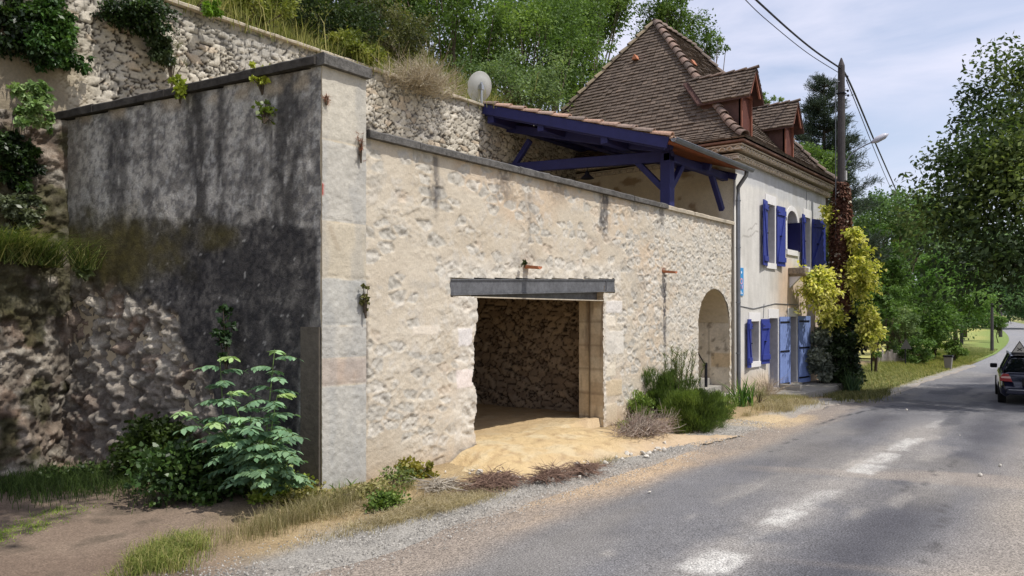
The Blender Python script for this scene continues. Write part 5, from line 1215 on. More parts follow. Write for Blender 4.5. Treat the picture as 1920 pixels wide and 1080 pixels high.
V, F, k = scatter((np.array([(0, -.05, 0), (0, .05, 0), (1, .03, 0), (1, -.03, 0)]), np.array([(0, 1, 2, 3)])), pos, fw, rng.normal(size=fw.shape), .20 * (.6 + .8 * rng.random(len(pos))))
C = np.repeat(mixc(lin((40, 54, 44)), lin((84, 98, 78)), rng.random(len(pos))), k, 0); link_mesh('crown', V, F, 'needle', PT, C)
# right background
GR = 'trees along the far left side of the road'
T('big rounded green tree beyond the pole reaching up to the sky', 1668, 425, 44, 86, 86, [(72, 96, 58), (100, 128, 76), (136, 160, 104)], 51, 90, 200, .17, GR, gr=-.4)
T('dark green tree crowding behind the golden creeper', 1640, 520, 38, 60, 90, G2, 52, 60, 190, .15, GR, gr=-.4)
T('leafy green tree in the middle of the far trees', 1722, 535, 50, 66, 80, [(68, 98, 50), (100, 136, 68), (138, 168, 92)], 53, 70, 190, .18, GR, gr=-.4)
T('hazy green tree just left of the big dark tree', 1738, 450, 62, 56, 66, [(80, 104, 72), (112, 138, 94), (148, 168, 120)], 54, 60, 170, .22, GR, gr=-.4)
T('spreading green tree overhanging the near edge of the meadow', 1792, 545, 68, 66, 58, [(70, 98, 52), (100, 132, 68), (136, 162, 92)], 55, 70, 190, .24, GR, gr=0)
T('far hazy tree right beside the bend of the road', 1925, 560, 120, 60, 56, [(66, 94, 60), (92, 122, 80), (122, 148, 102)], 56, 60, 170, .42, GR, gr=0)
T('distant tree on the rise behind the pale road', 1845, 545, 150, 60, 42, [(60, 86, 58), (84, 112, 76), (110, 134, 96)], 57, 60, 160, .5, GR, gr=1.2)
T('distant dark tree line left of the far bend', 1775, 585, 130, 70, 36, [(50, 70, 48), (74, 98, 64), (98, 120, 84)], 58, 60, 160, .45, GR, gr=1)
T('yellow green climber bush in front of the far trees', 1752, 630, 44, 20, 40, [(92, 124, 40), (132, 160, 58), (164, 184, 80)], 59, 24, 150, .12, 'roadside bushes', name='roadside_bush', cat='bush', gr=-.5, r0=.06)
T('grey green shrub above the picket fence', 1690, 625, 40, 36, 48, G4, 60, 36, 170, .12, 'roadside bushes', name='roadside_bush', cat='bush', gr=-.5, r0=.06)
T('dense green bush right of the small dark sign', 1722, 660, 38, 30, 30, G2, 61, 30, 160, .10, 'roadside bushes', name='roadside_bush', cat='bush', gr=-.5, r0=.05)
T('green bush behind the roadside bin', 1790, 655, 42, 22, 20, [(76, 100, 48), (104, 130, 62), (134, 156, 84)], 62, 22, 140, .11, 'roadside bushes', name='roadside_bush', cat='bush', gr=-.5, r0=.05)
T('small bush at the foot of the tallest distant pole', 1872, 608, 72, 18, 18, G2, 63, 16, 120, .16, 'roadside bushes', name='roadside_bush', cat='bush', gr=-.2, r0=.05)
T('dense hedge filling the gap under the far roadside trees', 1705, 600, 43, 80, 56, G2, 67, 90, 180, .15, 'roadside bushes', name='roadside_bush', cat='bush', gr=-.5, r0=.06)
T('long low hedge behind the meadow edge', 1785, 596, 78, 60, 26, [(52, 76, 38), (80, 108, 54), (108, 134, 72)], 68, 70, 170, .26, 'roadside bushes', name='roadside_bush', cat='bush', gr=-.2, r0=.06)
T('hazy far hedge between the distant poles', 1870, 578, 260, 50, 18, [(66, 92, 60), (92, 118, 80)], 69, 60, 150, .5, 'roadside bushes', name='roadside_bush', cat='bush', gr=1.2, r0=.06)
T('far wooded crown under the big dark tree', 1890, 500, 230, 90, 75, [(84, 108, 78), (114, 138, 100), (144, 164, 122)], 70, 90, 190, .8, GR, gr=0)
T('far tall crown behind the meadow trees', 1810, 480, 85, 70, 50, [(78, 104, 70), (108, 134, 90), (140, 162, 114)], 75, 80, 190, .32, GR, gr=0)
# the big lime tree on the right and one by the camera whose shade falls on the yard
tree('lime_tree', 'big dark lime tree hanging over the road from the right', 'tree', (22.6, -12.6, -.3), (22.5, -12.1, 7.7), (5.6, 5.4, 5.0), 330, 800, 1.2, .14, [(36, 50, 28), (64, 82, 44), (124, 138, 76)], .42, None, 71, shell=.5, nl=60, extra=[(at(1880, 350, 18.5), (1.3, 1.4, 1.5), 9), (at(1800, 400, 19.5), (.5, 1.0, .6), 4), (at(1830, 300, 20), (.6, .9, .6), 4), (at(1895, 490, 18), (.8, 1.2, .6), 5), (at(1885, 235, 20), (1.0, 1.2, .9), 6), (at(1912, 150, 21), (.6, 1.0, .6), 4)])
tree('shade_tree', 'tall tree standing left of the camera outside the view', 'tree', (-11.5, -10.8, 0), (-3.7, -2.4, 9.7), (3.2, 2.7, 1.4), 120, 170, .8, .17, G2, .3, None, 72, shell=.1, fork=(-9.8, -8.6, 7.2))

# ------------------------------------------------------------------ grasses, weeds and shrubs near the road
def blades(name, label, pts, h, w, cols, seed, lean=.35, kind='stuff', parent=None, cat=None, segs=2, group=None, wind=(0, 0)):
    rng = np.random.default_rng(seed); n = len(pts); P_ = np.array(pts); a = rng.random(n) * 6.283
    hh = h * (.45 + .9 * rng.random(n)); l_ = lean * hh * (.2 + 1.2 * rng.random(n)); dx = np.cos(a) * l_ + wind[0] * hh; dy = np.sin(a) * l_ + wind[1] * hh; pa = rng.random(n) * 6.283; wx = np.cos(pa) * w / 2; wy = np.sin(pa) * w / 2
    V = np.zeros((n, 5, 3)); V[:, 0] = P_ - np.stack([wx, wy, 0 * wx], -1); V[:, 1] = P_ + np.stack([wx, wy, 0 * wx], -1)
    m_ = P_ + np.stack([dx * .3, dy * .3, hh * .6], -1); V[:, 2] = m_ + np.stack([wx, wy, 0 * wx], -1) * .7; V[:, 3] = m_ - np.stack([wx, wy, 0 * wx], -1) * .7
    V[:, 4] = P_ + np.stack([dx, dy, hh * (1 - .35 * np.minimum(l_ / hh, 1))], -1)
    b = (np.arange(n) * 5)[:, None]; F = [tuple(q) for q in np.concatenate([b + np.array([[0, 1, 2, 3]])]).tolist()] + [tuple(q) for q in (b + np.array([[3, 2, 4]])).tolist()]
    t = rng.random(n) * (len(cols) - 1); i = np.minimum(t.astype(int), len(cols) - 2); f = (t - i)[:, None]; cl = lin(np.array(cols)); C = (cl[i] * (1 - f) + cl[i + 1] * f) * (.8 + .4 * rng.random((n, 1)))
    o = link_mesh(name, V.reshape(-1, 3), F, 'grass', parent, np.repeat(C, 5, 0))
    if kind: o['kind'] = kind
    if label and not parent: o['label'] = label
    if cat: o['category'] = cat
    if group: o['group'] = group
    return o
def area(n, cx, cy, rx, ry, seed, z=None, rot=0, clump=0, dz=.02):
    rng = np.random.default_rng(seed); r = np.sqrt(rng.random(n)); a = rng.random(n) * 6.283; u = r * np.cos(a) * rx; v = r * np.sin(a) * ry
    if clump:
        cc = rng.normal(size=(clump, 2)) * np.array([rx, ry]) * .55; k = rng.integers(0, clump, n); w_ = (.5 + 1.6 * rng.random(clump))[k]; u = cc[k, 0] + rng.normal(size=n) * rx * .15 * w_; v = cc[k, 1] + rng.normal(size=n) * ry * .24 * w_
    x = cx + u * math.cos(rot) - v * math.sin(rot); y = cy + u * math.sin(rot) + v * math.cos(rot)
    zz = gz(x, y) + dz if z is None else np.full(n, z) if np.isscalar(z) else z(x, y)
    return np.stack([x, y, zz], -1)
GG = [(84, 100, 44), (120, 136, 64), (158, 160, 90), (176, 164, 116)]; DG = [(46, 62, 30), (72, 92, 44), (96, 118, 58)]; ST = [(140, 126, 96), (176, 162, 128), (202, 190, 160)]; MX = [(100, 104, 58), (142, 136, 90), (178, 164, 126)]
def gpx(px, py): q = onZ(px, py); return q[0], q[1]
x_, y_ = gpx(310, 1050); blades('grass', 'fresh green grass tuft at the bottom of the yard', area(3800, x_, y_, .55, .22, 1, clump=40, rot=R(35)), .15, .006, GG, 1, .9)
x_, y_ = gpx(60, 1000); blades('grass', 'bright green low grass at the left edge of the yard', area(3600, x_ - .1, y_, .7, .20, 2, clump=44, rot=R(40)), .06, .010, [(96, 130, 40), (140, 168, 60), (172, 190, 84)], 2, .8)
x_, y_ = gpx(605, 975); blades('grass', 'dry mixed grass round the foot of the pier', area(3400, x_, y_ + .12, .8, .2, 3, clump=44, rot=R(10)), .22, .005, [(106, 102, 66), (148, 138, 98), (184, 170, 134), (110, 114, 62)], 3, .45)
x_, y_ = gpx(800, 960); blades('dry_grass', 'dry straw lying along the foot of the street wall', area(4200, x_, y_ + .08, 1.1, .2, 4, clump=90, rot=R(6)), .09, .006, ST, 4, 1.3)
x_, y_ = gpx(690, 940); blades('dry_grass', 'dry straw beside the pier', area(1600, x_, y_, .6, .2, 5, clump=40), .16, .005, MX, 5, 1.0)
blades('grass', 'dark grass along the foot of the rough left wall', area(5200, -1.7, 2.9, 1.5, .55, 6, clump=70, rot=R(105)), .20, .008, DG, 6, .6)
blades('grass', 'dark grass on the far left of the yard', area(4200, -3.3, 3.05, 1.7, .35, 7, clump=60), .20, .008, DG, 7, .6)
blades('dry_grass', 'pale straw on the ground beside the concrete apron', area(5000, 12.6, -1.35, 1.5, .45, 8, clump=46), .16, .008, ST, 8, 1.2)
blades('grass', 'dry grass under the house wall', area(2600, 13.8, -1.0, 1.0, .3, 88, clump=26), .18, .008, MX, 8, 1.0)
rng = np.random.default_rng(9)
def verge(n, x0, x1, y0, y1, s): rg_ = np.random.default_rng(s); x = x0 + (x1 - x0) * rg_.random(n) ** 1.2; y = road_c(x) + 2.75 + y0 + (y1 - y0) * rg_.random(n); return np.stack([x, y, gz(x, y) - .02], -1)
blades('grass', 'long green grass on the left verge beyond the pole', verge(26000, 20.5, 62, .15, 3.0, 9), .36, .022, [(92, 108, 54), (132, 138, 78), (172, 166, 112)], 9, .5)
blades('dry_grass', 'bleached grass edging the road beyond the pole', verge(7000, 20.5, 50, -.05, .7, 10), .14, .02, [(150, 148, 90), (190, 180, 130)], 10, .8)
blades('grass', 'dark low weeds between the apron and the pole', area(6000, 18.4, -1.75, 2.0, .5, 12, clump=60), .18, .014, [(70, 78, 44), (104, 106, 64), (140, 132, 90)], 12, .8)
def hzz(x, y): return np.maximum(hz(np.minimum(x, 12.5), y), 7.3) - .05
blades('grass', 'olive and straw coloured grass along the top of the rubble wall', area(15000, 4.2, 6.6, 7.6, 1.5, 13, z=hzz, clump=210), .55, .013, [(84, 92, 40), (128, 132, 62), (176, 166, 108)], 13, .5)
blades('grass', 'tall grass further up the bank', area(9000, 6.0, 9.5, 8, 2.6, 14, z=hzz, clump=150), .7, .02, [(74, 86, 38), (112, 120, 56), (160, 152, 96)], 14, .5)

def twigs(name, label, cat, c, r, n, ln, th, cols, seed, upb=.3, group=None, branch=2, loc=None, sub=True):
    rng = np.random.default_rng(seed); mb = MB(); cl = lin(np.array(cols)); c = np.array(c, float); r = np.array(r, float)
    for i in range(n):
        p = c + ball(1, rng, 0)[0] * r * np.array([1, 1, .6]); p[2] = max(p[2], c[2] - r[2]); d = rng.normal(size=3); d[2] = abs(d[2]) * upb + (upb - .5) * .3; d = d / np.linalg.norm(d); l_ = ln * rng.uniform(.4, 1.2); bend = rng.normal(size=3) * .15 * l_
        m_ = p + d * l_ * .5 + bend; e = p + d * l_ + bend * 1.5; e[2] = max(e[2], c[2] - r[2]); m_[2] = max(m_[2], c[2] - r[2]); k = rng.random(); cc = tuple(cl[0] * k + cl[-1] * (1 - k))
        mb.tube([p, m_, e], [th, th * .7, th * .3], 3, cc, cap=False)
        for q in range(branch):
            d2 = d + rng.normal(size=3) * .5; mb.tube([m_, m_ + d2 * l_ * .35], [th * .6, th * .2], 3, cc, cap=False)
    o = mb.build(name, 'twig', colored=True); return tag(o, label, cat, group)
BR = [(104, 82, 72), (136, 112, 96)]; GRT = [(150, 140, 124), (186, 178, 164)]
tw = 'heaps of cut twigs along the road edge'
for (px_, py_, rx_, ry_, n, lab, cc) in ((925, 918, .55, .26, 520, 'largest brown heap of cut twigs in front of the garage sand', BR), (1035, 905, .42, .12, 200, 'thin scatter of brown twigs right of the largest heap', BR), (1095, 893, .35, .10, 150, 'small scatter of twigs at the stony sand edge', BR), (825, 925, .30, .2, 150, 'greyish twigs left of the largest brown heap', GRT)):
    x_, y_ = gpx(px_, py_); twigs('twig_heap', lab, 'twigs', (x_, y_, .12), (rx_, ry_, .07), int(n * 1.2), .26, .005, cc, int(px_), .07, tw)
twigs('dry_bush', 'bleached leafless twig bush on the bank left of the satellite dish', 'bush', np.array(at(790, 160, 17.0)), (1.25, .6, .42), 800, .55, .006, [(146, 134, 114), (186, 176, 154)], 33, .8)
x_, y_ = gpx(1240, 835); twigs('dry_bush', 'grey dry sprawling bush at the road edge left of the rosemary', 'bush', (x_, y_ + .35, .22), (.85, .4, .22), 800, .32, .005, [(128, 108, 98), (170, 158, 144)], 34, .7)

def shrub(name, label, cat, c, rad, n, per, leaf, cols, seed, tpl=LEAF, m='leafs', cs=None, group=None, droop=.1, up=0, shell=.4, base=None):
    rng = np.random.default_rng(seed); b = base or (c[0], c[1], c[2] - rad[2]); t = thing(name, label, cat, b, group)
    pos, cc, cid = crown_points(c, rad, n, per, cs or rad[0] * .3, rng, shell); C = crown_col(cid, cols, len(pos), rng)
    mb = MB()
    for q in cc[rng.permutation(len(cc))[:14]]: mb.tube([b, (Vector(b) + Vector(q)) / 2 + Vector((0, 0, .05)), q], [.012, .008, .004], 4)
    mb.build('stems', 'bark', t)
    fw = None
    if up: fw = np.tile(np.array([0, 0, up]), (len(pos), 1)) + unit(pos - np.array(b)) * .6
    leafmesh('foliage', M[m], pos, leaf * (.6 + .8 * rng.random(len(pos))), C, t, tpl, rng, droop, .5, fwd=fw, outc=np.array(b), outw=.4); return t
RO = [(58, 74, 34), (88, 108, 48), (124, 144, 66)]
NEEDLE = (np.array([(0, .05, 0), (0, -.05, 0), (1, -.03, .03), (1, .03, .03)]), np.array([(0, 1, 2, 3)]))
c = gpx(1350, 815); shrub('rosemary_bush', 'rounded green rosemary bush nearest the road in front of the porch arch', 'bush', (c[0] + .1, c[1] + .55, .38), (.82, .55, .46), 90, 280, .07, RO, 41, NEEDLE, 'leaf', .16, up=.8)
c = gpx(1265, 790); shrub('rosemary_bush', 'darker green rosemary bush against the street wall beside the broom', 'bush', (c[0] + .2, c[1] + .35, .48), (.72, .45, .52), 76, 260, .07, [(46, 64, 32), (76, 98, 44), (108, 130, 60)], 42, NEEDLE, 'leaf', .16, up=.8)
c = gpx(1180, 795); shrub('lavender_bush', 'grey green lavender tuft at the right foot of the garage opening', 'bush', (c[0] + .1, c[1] + .25, .28), (.5, .3, .36), 44, 220, .09, [(96, 100, 72), (132, 134, 104), (168, 166, 138)], 43, NEEDLE, 'leaf', .12, up=1.2)
# broom with upright feathery stems
c = gpx(1300, 790); BRM = thing('broom_plant', 'upright feathery green broom stems rising against the street wall', 'plant', (c[0] + .2, c[1] + .5, .05)); rng = np.random.default_rng(44); mb = MB(); pos = []; fw = []
for i in range(22):
    a = rng.normal() * .30; hgt_ = rng.uniform(.9, 1.55); b = Vector((c[0] + .2 + rng.normal() * .22, c[1] + .5 + rng.normal() * .1, .08)); e = b + Vector((a * 1.1, rng.normal() * .14, hgt_)); mid = b.lerp(e, .5) + Vector((a * .2, 0, .05)); mb.tube([b, mid, e], [.010, .008, .003], 5)
    for q in range(150):
        t = .18 + .82 * rng.random(); p = b.lerp(mid, t * 2) if t < .5 else mid.lerp(e, t * 2 - 1); an = rng.random() * 6.283; pos.append(p); fw.append((math.cos(an), math.sin(an), 1.1))
mb.build('stems', 'bark', BRM); pos = np.array([tuple(p) for p in pos]); V, F, k = scatter(NEEDLE, pos, np.array(fw), rng.normal(size=pos.shape), .075 * (.6 + .7 * rng.random(len(pos)))); C = np.repeat(mixc(lin((62, 78, 40)), lin((122, 136, 74)), rng.random(len(pos))), k, 0); link_mesh('foliage', V, F, 'leaf', BRM, C)
# sword leaved clumps
def swords(label, c, n, h, w, cols, seed, spread=.5, name='iris_clump'):
    rng = np.random.default_rng(seed); V = []; F = []; C = []
    for i in range(n):
        a = rng.random() * 6.283; l_ = h * rng.uniform(.6, 1.1); sp_ = spread * rng.uniform(.1, 1); b0 = np.array(c) + np.array([rng.normal() * .13, rng.normal() * .08, 0]); d = np.array([math.cos(a), math.sin(a), 0]); s = np.array([-math.sin(a + 1), math.cos(a + 1), 0]) * w; bi = len(V); cc = lin(np.array(cols[rng.integers(len(cols))])) * rng.uniform(.8, 1.2)
        for k in range(5):
            t = k / 4; p = b0 + d * sp_ * l_ * t * t + np.array([0, 0, l_ * (t - .28 * sp_ * t * t)]); ww = s * (1 - t ** 2 * .97) * .5; V += [p - ww, p + ww]; C += [cc, cc]
        F += [(bi + 2 * k, bi + 2 * k + 1, bi + 2 * k + 3, bi + 2 * k + 2) for k in range(4)]
    return tag(link_mesh(name, np.array(V), F, 'grass', None, np.array(C)), label, 'plant')
c = gpx(1420, 770); swords('green sword leaved iris clump at the foot of the drainpipe', (c[0] + .35, c[1] + .45, .0), 90, .75, .035, [(84, 122, 50), (116, 156, 66), (66, 98, 44)], 45, .75)
c = gpx(1610, 728); swords('dark green sword leaved clump at the foot of the ivy covered pole', (c[0], c[1] + .2, -.3), 90, .85, .05, [(58, 80, 50), (84, 104, 66)], 46, .8, 'yucca_clump')
c = at(1440, 712, 20.6); twigs('dry_bush', 'thin pale dry flower stems in front of the first doorway', 'plant', (c[0], c[1], .1), (.5, .22, .3), 170, .5, .004, [(150, 136, 118), (180, 166, 144)], 47, 1.2)

# ivy on the pole and the golden creeper
IV = thing('pole_ivy', 'rust brown ivy wrapped thickly round the utility pole', 'climber', (pb[0], pb[1] - .2, -.3)); rng = np.random.default_rng(50)
n = 15000; z = -.2 + 6.6 * rng.random(n); a = rng.random(n) * 6.283; rr = (.17 + .13 * vn(a * 1.5, z * 1.6, 3) + .16 * ss(3.2, .5, z) + .08 * ss(6.3, 5.0, z) * 0) * (.7 + .5 * rng.random(n)) * ss(6.6, 5.4, z) ** .3
pos = np.stack([pb[0] + rr * np.cos(a), pb[1] + rr * np.sin(a), z], -1); out = np.stack([np.cos(a), np.sin(a), -.9 + 0 * a], -1)
C = mixc(lin((84, 54, 44)), lin((124, 88, 70)), rng.random(n)); gm = ss(2.6, 1.2, z + .8 * (vn(a, z * 2, 4) - .5)); C = mixc(C, mixc(lin((40, 56, 36)), lin((76, 98, 62)), rng.random(n)), gm); C = mixc(C, lin((206, 196, 176)), (rng.random(n) < .06) * 1.)
V, F, k = scatter(LOBE, pos, out + rng.normal(size=out.shape) * .4, out * np.array([1, 1, 0]) + np.array([0, 0, .8]) + rng.normal(size=out.shape) * .3, .10 * (.6 + .7 * rng.random(n))); link_mesh('foliage', V, F, 'dryleaf', IV, np.repeat(C, k, 0))
mb = MB()
for q in range(5): mb.tube([(pb[0] + .16 * math.cos(q * 1.3 + zz * .6), pb[1] + .16 * math.sin(q * 1.3 + zz * .6), zz) for zz in np.linspace(-.3, 5.5, 16)], .02, 5)
mb.build('stems', 'bark', IV)
GC = 'golden leaved creeper around the pole'
def gold(label, px, py, k, rx, ry, seed, n=34, per=150, cols=GY):
    rng = np.random.default_rng(seed); c = np.array(at(px, py, k)); RX = rx * k / 1443; RYY = ry * k / 1443; base = (pb[0], pb[1] - .15, c[2] - .3)
    t = thing('golden_creeper', label, 'climber', base, GC); mb = MB(); pos = []; fw = []; tt = []
    for i in range(int(n * 3.2)):
        o = c + ball(1, rng, 0)[0] * np.array([RX, RX * .7, RYY]) * .72; d = unit((o - c) / np.array([RX, RX, RYY]) + rng.normal(size=3) * .6 + np.array([0, -.25, .25])); l_ = RX * rng.uniform(.35, .95); pts = []
        for q in range(5):
            u = q / 4; pts.append(o + d * l_ * u + np.array([0, 0, -.55 * l_ * u * u]))
        mb.tube(pts, [.008, .007, .005, .004, .002], 3, cap=False)
        m_ = int(16 + 20 * rng.random()); u = rng.random(m_); P_ = o + d * l_ * u[:, None] + np.array([0, 0, -.55]) * l_ * (u ** 2)[:, None] + rng.normal(size=(m_, 3)) * .05
        pos.append(P_); fw.append(d * .5 + rng.normal(size=(m_, 3)) * .6 + np.array([0, 0, -.5])); tt.append(u * .6 + .4 * rng.random(m_) + .12 * rng.normal())
    mb.build('stems', 'bark', t); pos = np.concatenate(pos); fw = np.concatenate(fw); tt = np.clip(np.concatenate(tt), 0, .999) * (len(cols) - 1); i = tt.astype(int); f = (tt - i)[:, None]; cl = lin(np.array(cols)); C = (cl[i] * (1 - f) + cl[np.minimum(i + 1, len(cols) - 1)] * f) * (.85 + .3 * rng.random((len(pos), 1)))
    V, F, k_ = scatter(OVAL, pos, fw, rng.normal(size=pos.shape) * .5 + np.array([0, -.4, .8]), .115 * (.5 + .8 * rng.random(len(pos)))); link_mesh('foliage', V, F, 'leafy', t, np.repeat(C, k_, 0)); return t
gold('widest golden leaf mass left of the pole above the light blue door', 1530, 538, 23.1, 46, 40, 51, 54); gold('tall golden leaf mass right of the pole', 1612, 510, 24, 36, 62, 52, 56); gold('small golden sprig high on the left of the pole beside the far shutter', 1556, 402, 24.6, 20, 20, 53, 16)
gold('thin golden tuft just right of the pole at mid height', 1600, 440, 24, 20, 14, 54, 12); gold('lowest golden leaf mass hanging right of the pole', 1624, 605, 24, 32, 48, 55, 44); gold('golden spray hanging under the widest mass by the lantern', 1560, 592, 24, 26, 16, 56, 16)
gold('pale green creeper behind the pole between the house corner and shutter', 1566, 440, 25.5, 18, 46, 57, 26, 140, [(86, 108, 44), (130, 146, 60), (176, 180, 84)])
c = at(1542, 655, 24.2); shrub('corner_ivy', 'grey green ivy covering the foot of the house corner', 'climber', (c[0], c[1], 1.0), (.62, .35, .95), 46, 170, .10, [(84, 92, 80), (120, 128, 112), (164, 168, 150)], 58, LOBE, 'leafs', .22, None, .6, base=(c[0], c[1], -.3))
c = at(1583, 640, 24.2); shrub('dark_ivy', 'dark green ivy mound around the base of the pole', 'climber', (c[0], c[1], .9), (.72, .5, 1.15), 60, 180, .11, [(24, 32, 20), (40, 54, 32), (66, 84, 46)], 59, LOBE, 'leafs', .26, None, .6, base=(c[0], c[1], -.3))
c = at(1568, 560, 26); shrub('dark_ivy', 'shadowy ivy between the house corner and the pole', 'climber', (c[0], c[1], 1.9), (.9, .5, 2.0), 60, 150, .12, [(24, 34, 20), (38, 54, 30), (62, 84, 44)], 60, LOBE, 'leafs', .3, None, .6, base=(c[0], c[1], -.3))
T('dense green hedge tree right behind the ivy covered pole', 1640, 590, 31, 48, 70, G2, 64, 50, 180, .12, 'roadside bushes', name='roadside_bush', cat='bush', gr=-.4, r0=.07)

# pinnate sapling at the dark wall
def pinnate(name, label, base, stems, n_leaf, L_, lw, cols, seed, npair=5, th=.012):
    rng = np.random.default_rng(seed); t = thing(name, label, 'sapling', base); mb = MB(); pos = []; fw = []; up = []; sz = []; cv = []
    for (tip, cnt) in stems:
        b = Vector(base); e = Vector(tip); mid = b.lerp(e, .5) + Vector((rng.normal() * .06, rng.normal() * .06, .06)); mb.tube([b, mid, e], [th, th * .75, th * .35], 6)
        for i in range(cnt):
            f = .22 + .78 * (i + rng.random() * .7) / cnt; p = b.lerp(mid, f * 2) if f < .5 else mid.lerp(e, min(f * 2 - 1, 1)); az = i * 2.4 + rng.random(); l_ = L_ * rng.uniform(.65, 1.1) * (1 - .35 * max(f - .75, 0) * 4 * .6)
            d = Vector((math.cos(az), math.sin(az), .35 + .5 * max(f - .6, 0))).normalized(); s = d.cross(Vector((0, 0, 1))).normalized(); q0 = p; pts = [p]
            for k in range(1, npair + 2):
                tt = k / (npair + 1); q = p + d * l_ * tt + Vector((0, 0, -.42 * l_ * tt * tt)); pts.append(q); dr = (q - pts[-2]).normalized(); u = s.cross(dr)
                br = rng.uniform(.8, 1.2) * (1.5 if f > .93 else 1)
                if k <= npair:
                    for sg in (-1, 1): pos.append(q); fw.append(dr * .45 + s * sg + Vector((0, 0, -.42 + rng.normal() * .15))); up.append(-u if u.z < 0 else u); sz.append(lw * rng.uniform(.6, 1.25) * (.75 + .5 * math.sin(math.pi * tt))); cv.append((br, f))
                else: pos.append(q); fw.append(dr); up.append(-u if u.z < 0 else u); sz.append(lw); cv.append((br, f))
            mb.tube(pts, .0035, 3, cap=False)
    mb.build('stems', mat('green stem', c8(96, 118, 66), .6), t)
    A = lambda q: np.array([tuple(v) for v in q]); V, F, k = scatter(OVAL, A(pos), A(fw), A(up) + rng.normal(size=(len(pos), 3)) * .12, np.array(sz)); cv = np.array(cv); g = rng.random(len(pos))
    C = mixc(lin(cols[0]), lin(cols[1]), g) * cv[:, :1] * (.75 + .5 * rng.random((len(pos), 1))); C = mixc(C, lin(cols[2]), ss(.94, 1.0, cv[:, 1]) * .7); link_mesh('leaves', V, F, 'leafs', t, np.repeat(C, k, 0)); return t
def pw(px, py, k): return at(px, py, k)
sb = (-.75, .15, .05)
pinnate('sapling', 'tall sapling with blue green pinnate leaves against the dark side wall', sb, [(pw(515, 655, 8.9), 17), (pw(412, 668, 8.9), 16), (pw(430, 735, 8.6), 14), (pw(345, 770, 8.8), 13), (pw(520, 740, 8.5), 14), (pw(470, 780, 8.3), 15), (pw(405, 790, 8.5), 13), (pw(530, 815, 8.3), 12)], 0, .36, .100, [(84, 116, 86), (136, 168, 130), (178, 196, 100)], 61, 6)
pinnate('sapling', 'lower sapling leaning over the weeds at the corner of the pier', (-.45, -.15, .05), [(pw(505, 835, 8.2), 9), (pw(545, 850, 8.2), 8), (pw(440, 830, 8.2), 10), (pw(470, 880, 8.0), 8)], 0, .30, .092, [(80, 110, 78), (130, 160, 120), (166, 188, 96)], 62, 6)
GU = [(34, 50, 26), (58, 84, 40), (98, 126, 62)]
c = gpx(470, 940); shrub('undergrowth', 'leafy weeds massed under the sapling', 'weeds', (c[0] - .1, c[1] + .5, .30), (.95, .5, .42), 90, 110, .06, GU, 63, LOBE, 'leafs', .22, 'weeds along the foot of the dark wall')
c = gpx(330, 900); shrub('undergrowth', 'dark weeds left of the sapling at the foot of the wall', 'weeds', (c[0] - .1, c[1] + .25, .34), (.75, .5, .42), 66, 110, .06, [(34, 48, 22), (62, 80, 34), (92, 112, 48)], 64, LOBE, 'leafs', .22, 'weeds along the foot of the dark wall')
c = gpx(545, 950); shrub('undergrowth', 'yellow green trailing weeds hugging the foot of the pier', 'weeds', (c[0], c[1] + .25, .17), (.35, .2, .2), 26, 70, .045, [(84, 104, 36), (130, 150, 56), (170, 180, 80)], 65, LOBE, 'leafs', .12, 'weeds along the foot of the dark wall')
c = gpx(745, 925); shrub('weed', 'green leafy weed clump at the wall foot right of the pier', 'weeds', (c[0], c[1] + .05, .18), (.38, .12, .16), 26, 24, .030, [(66, 82, 42), (104, 120, 62), (150, 156, 90)], 66, LOBE, 'leafs', .10, 'weeds along the street wall')
c = gpx(790, 905); shrub('weed', 'olive weed patch just left of the twig heap', 'weeds', (c[0], c[1] + .1, .12), (.3, .14, .14), 20, 80, .045, [(96, 98, 34), (132, 128, 50), (160, 150, 72)], 67, LOBE, 'leafs', .10, 'weeds along the street wall')
c = gpx(760, 890); shrub('weed', 'grey green wispy weed climbing the wall foot', 'weeds', (c[0], c[1] + .12, .33), (.2, .1, .36), 20, 60, .04, [(104, 110, 76), (144, 146, 108)], 68, NEEDLE, 'leaf', .10, 'weeds along the street wall', up=1)
c = gpx(640, 925); swords('small bright green sprout beside the foot of the pier', (c[0], c[1] - .05, .02), 17, .22, .03, [(110, 150, 60), (84, 122, 48)], 69, 1.0, 'green_sprout')
# plants growing out of the masonry
def tuft(label, c, rad, n, leaf, cols, seed, tpl=LOBE, m='leafs', up=0, name='wall_plant', droop=.8): return shrub(name, label, 'plant', c, tuple(v * 1.25 for v in rad), 18, max(5, n // 4), leaf, cols, seed, tpl, m, rad[0] * .32, 'small plants growing on the masonry', droop, up=up, shell=.05)
tuft('dark green cushion plant growing from the pier joint', onY(686, 560, -.10), (.07, .06, .20), 90, .035, [(58, 62, 34), (96, 98, 54), (130, 126, 80)], 71)
tuft('rusty dried plant hanging at the left end of the terrace coping', onY(677, 272, -.08), (.06, .05, .18), 60, .035, [(134, 84, 62), (170, 120, 92)], 72, NEEDLE, 'dryleaf')
tuft('tiny rusty dried plant on the pier face', onY(612, 185, -.07), (.06, .03, .06), 24, .04, [(150, 104, 84), (176, 132, 108)], 73, NEEDLE, 'dryleaf')
tuft('yellow green plant rooted on the dark coping near the pier', pw(492, 148, 9.75), (.14, .10, .16), 40, .06, [(120, 130, 40), (170, 178, 66), (196, 198, 92)], 74)
tuft('yellow green plant rooted in the middle of the dark coping', pw(338, 162, 10.15), (.10, .10, .18), 34, .06, [(110, 124, 40), (156, 168, 62)], 75)
tuft('trailing green sprig hanging on the stained wall under the coping', pw(495, 205, 9.6), (.22, .08, .14), 24, .055, [(84, 104, 40), (128, 144, 58)], 76)
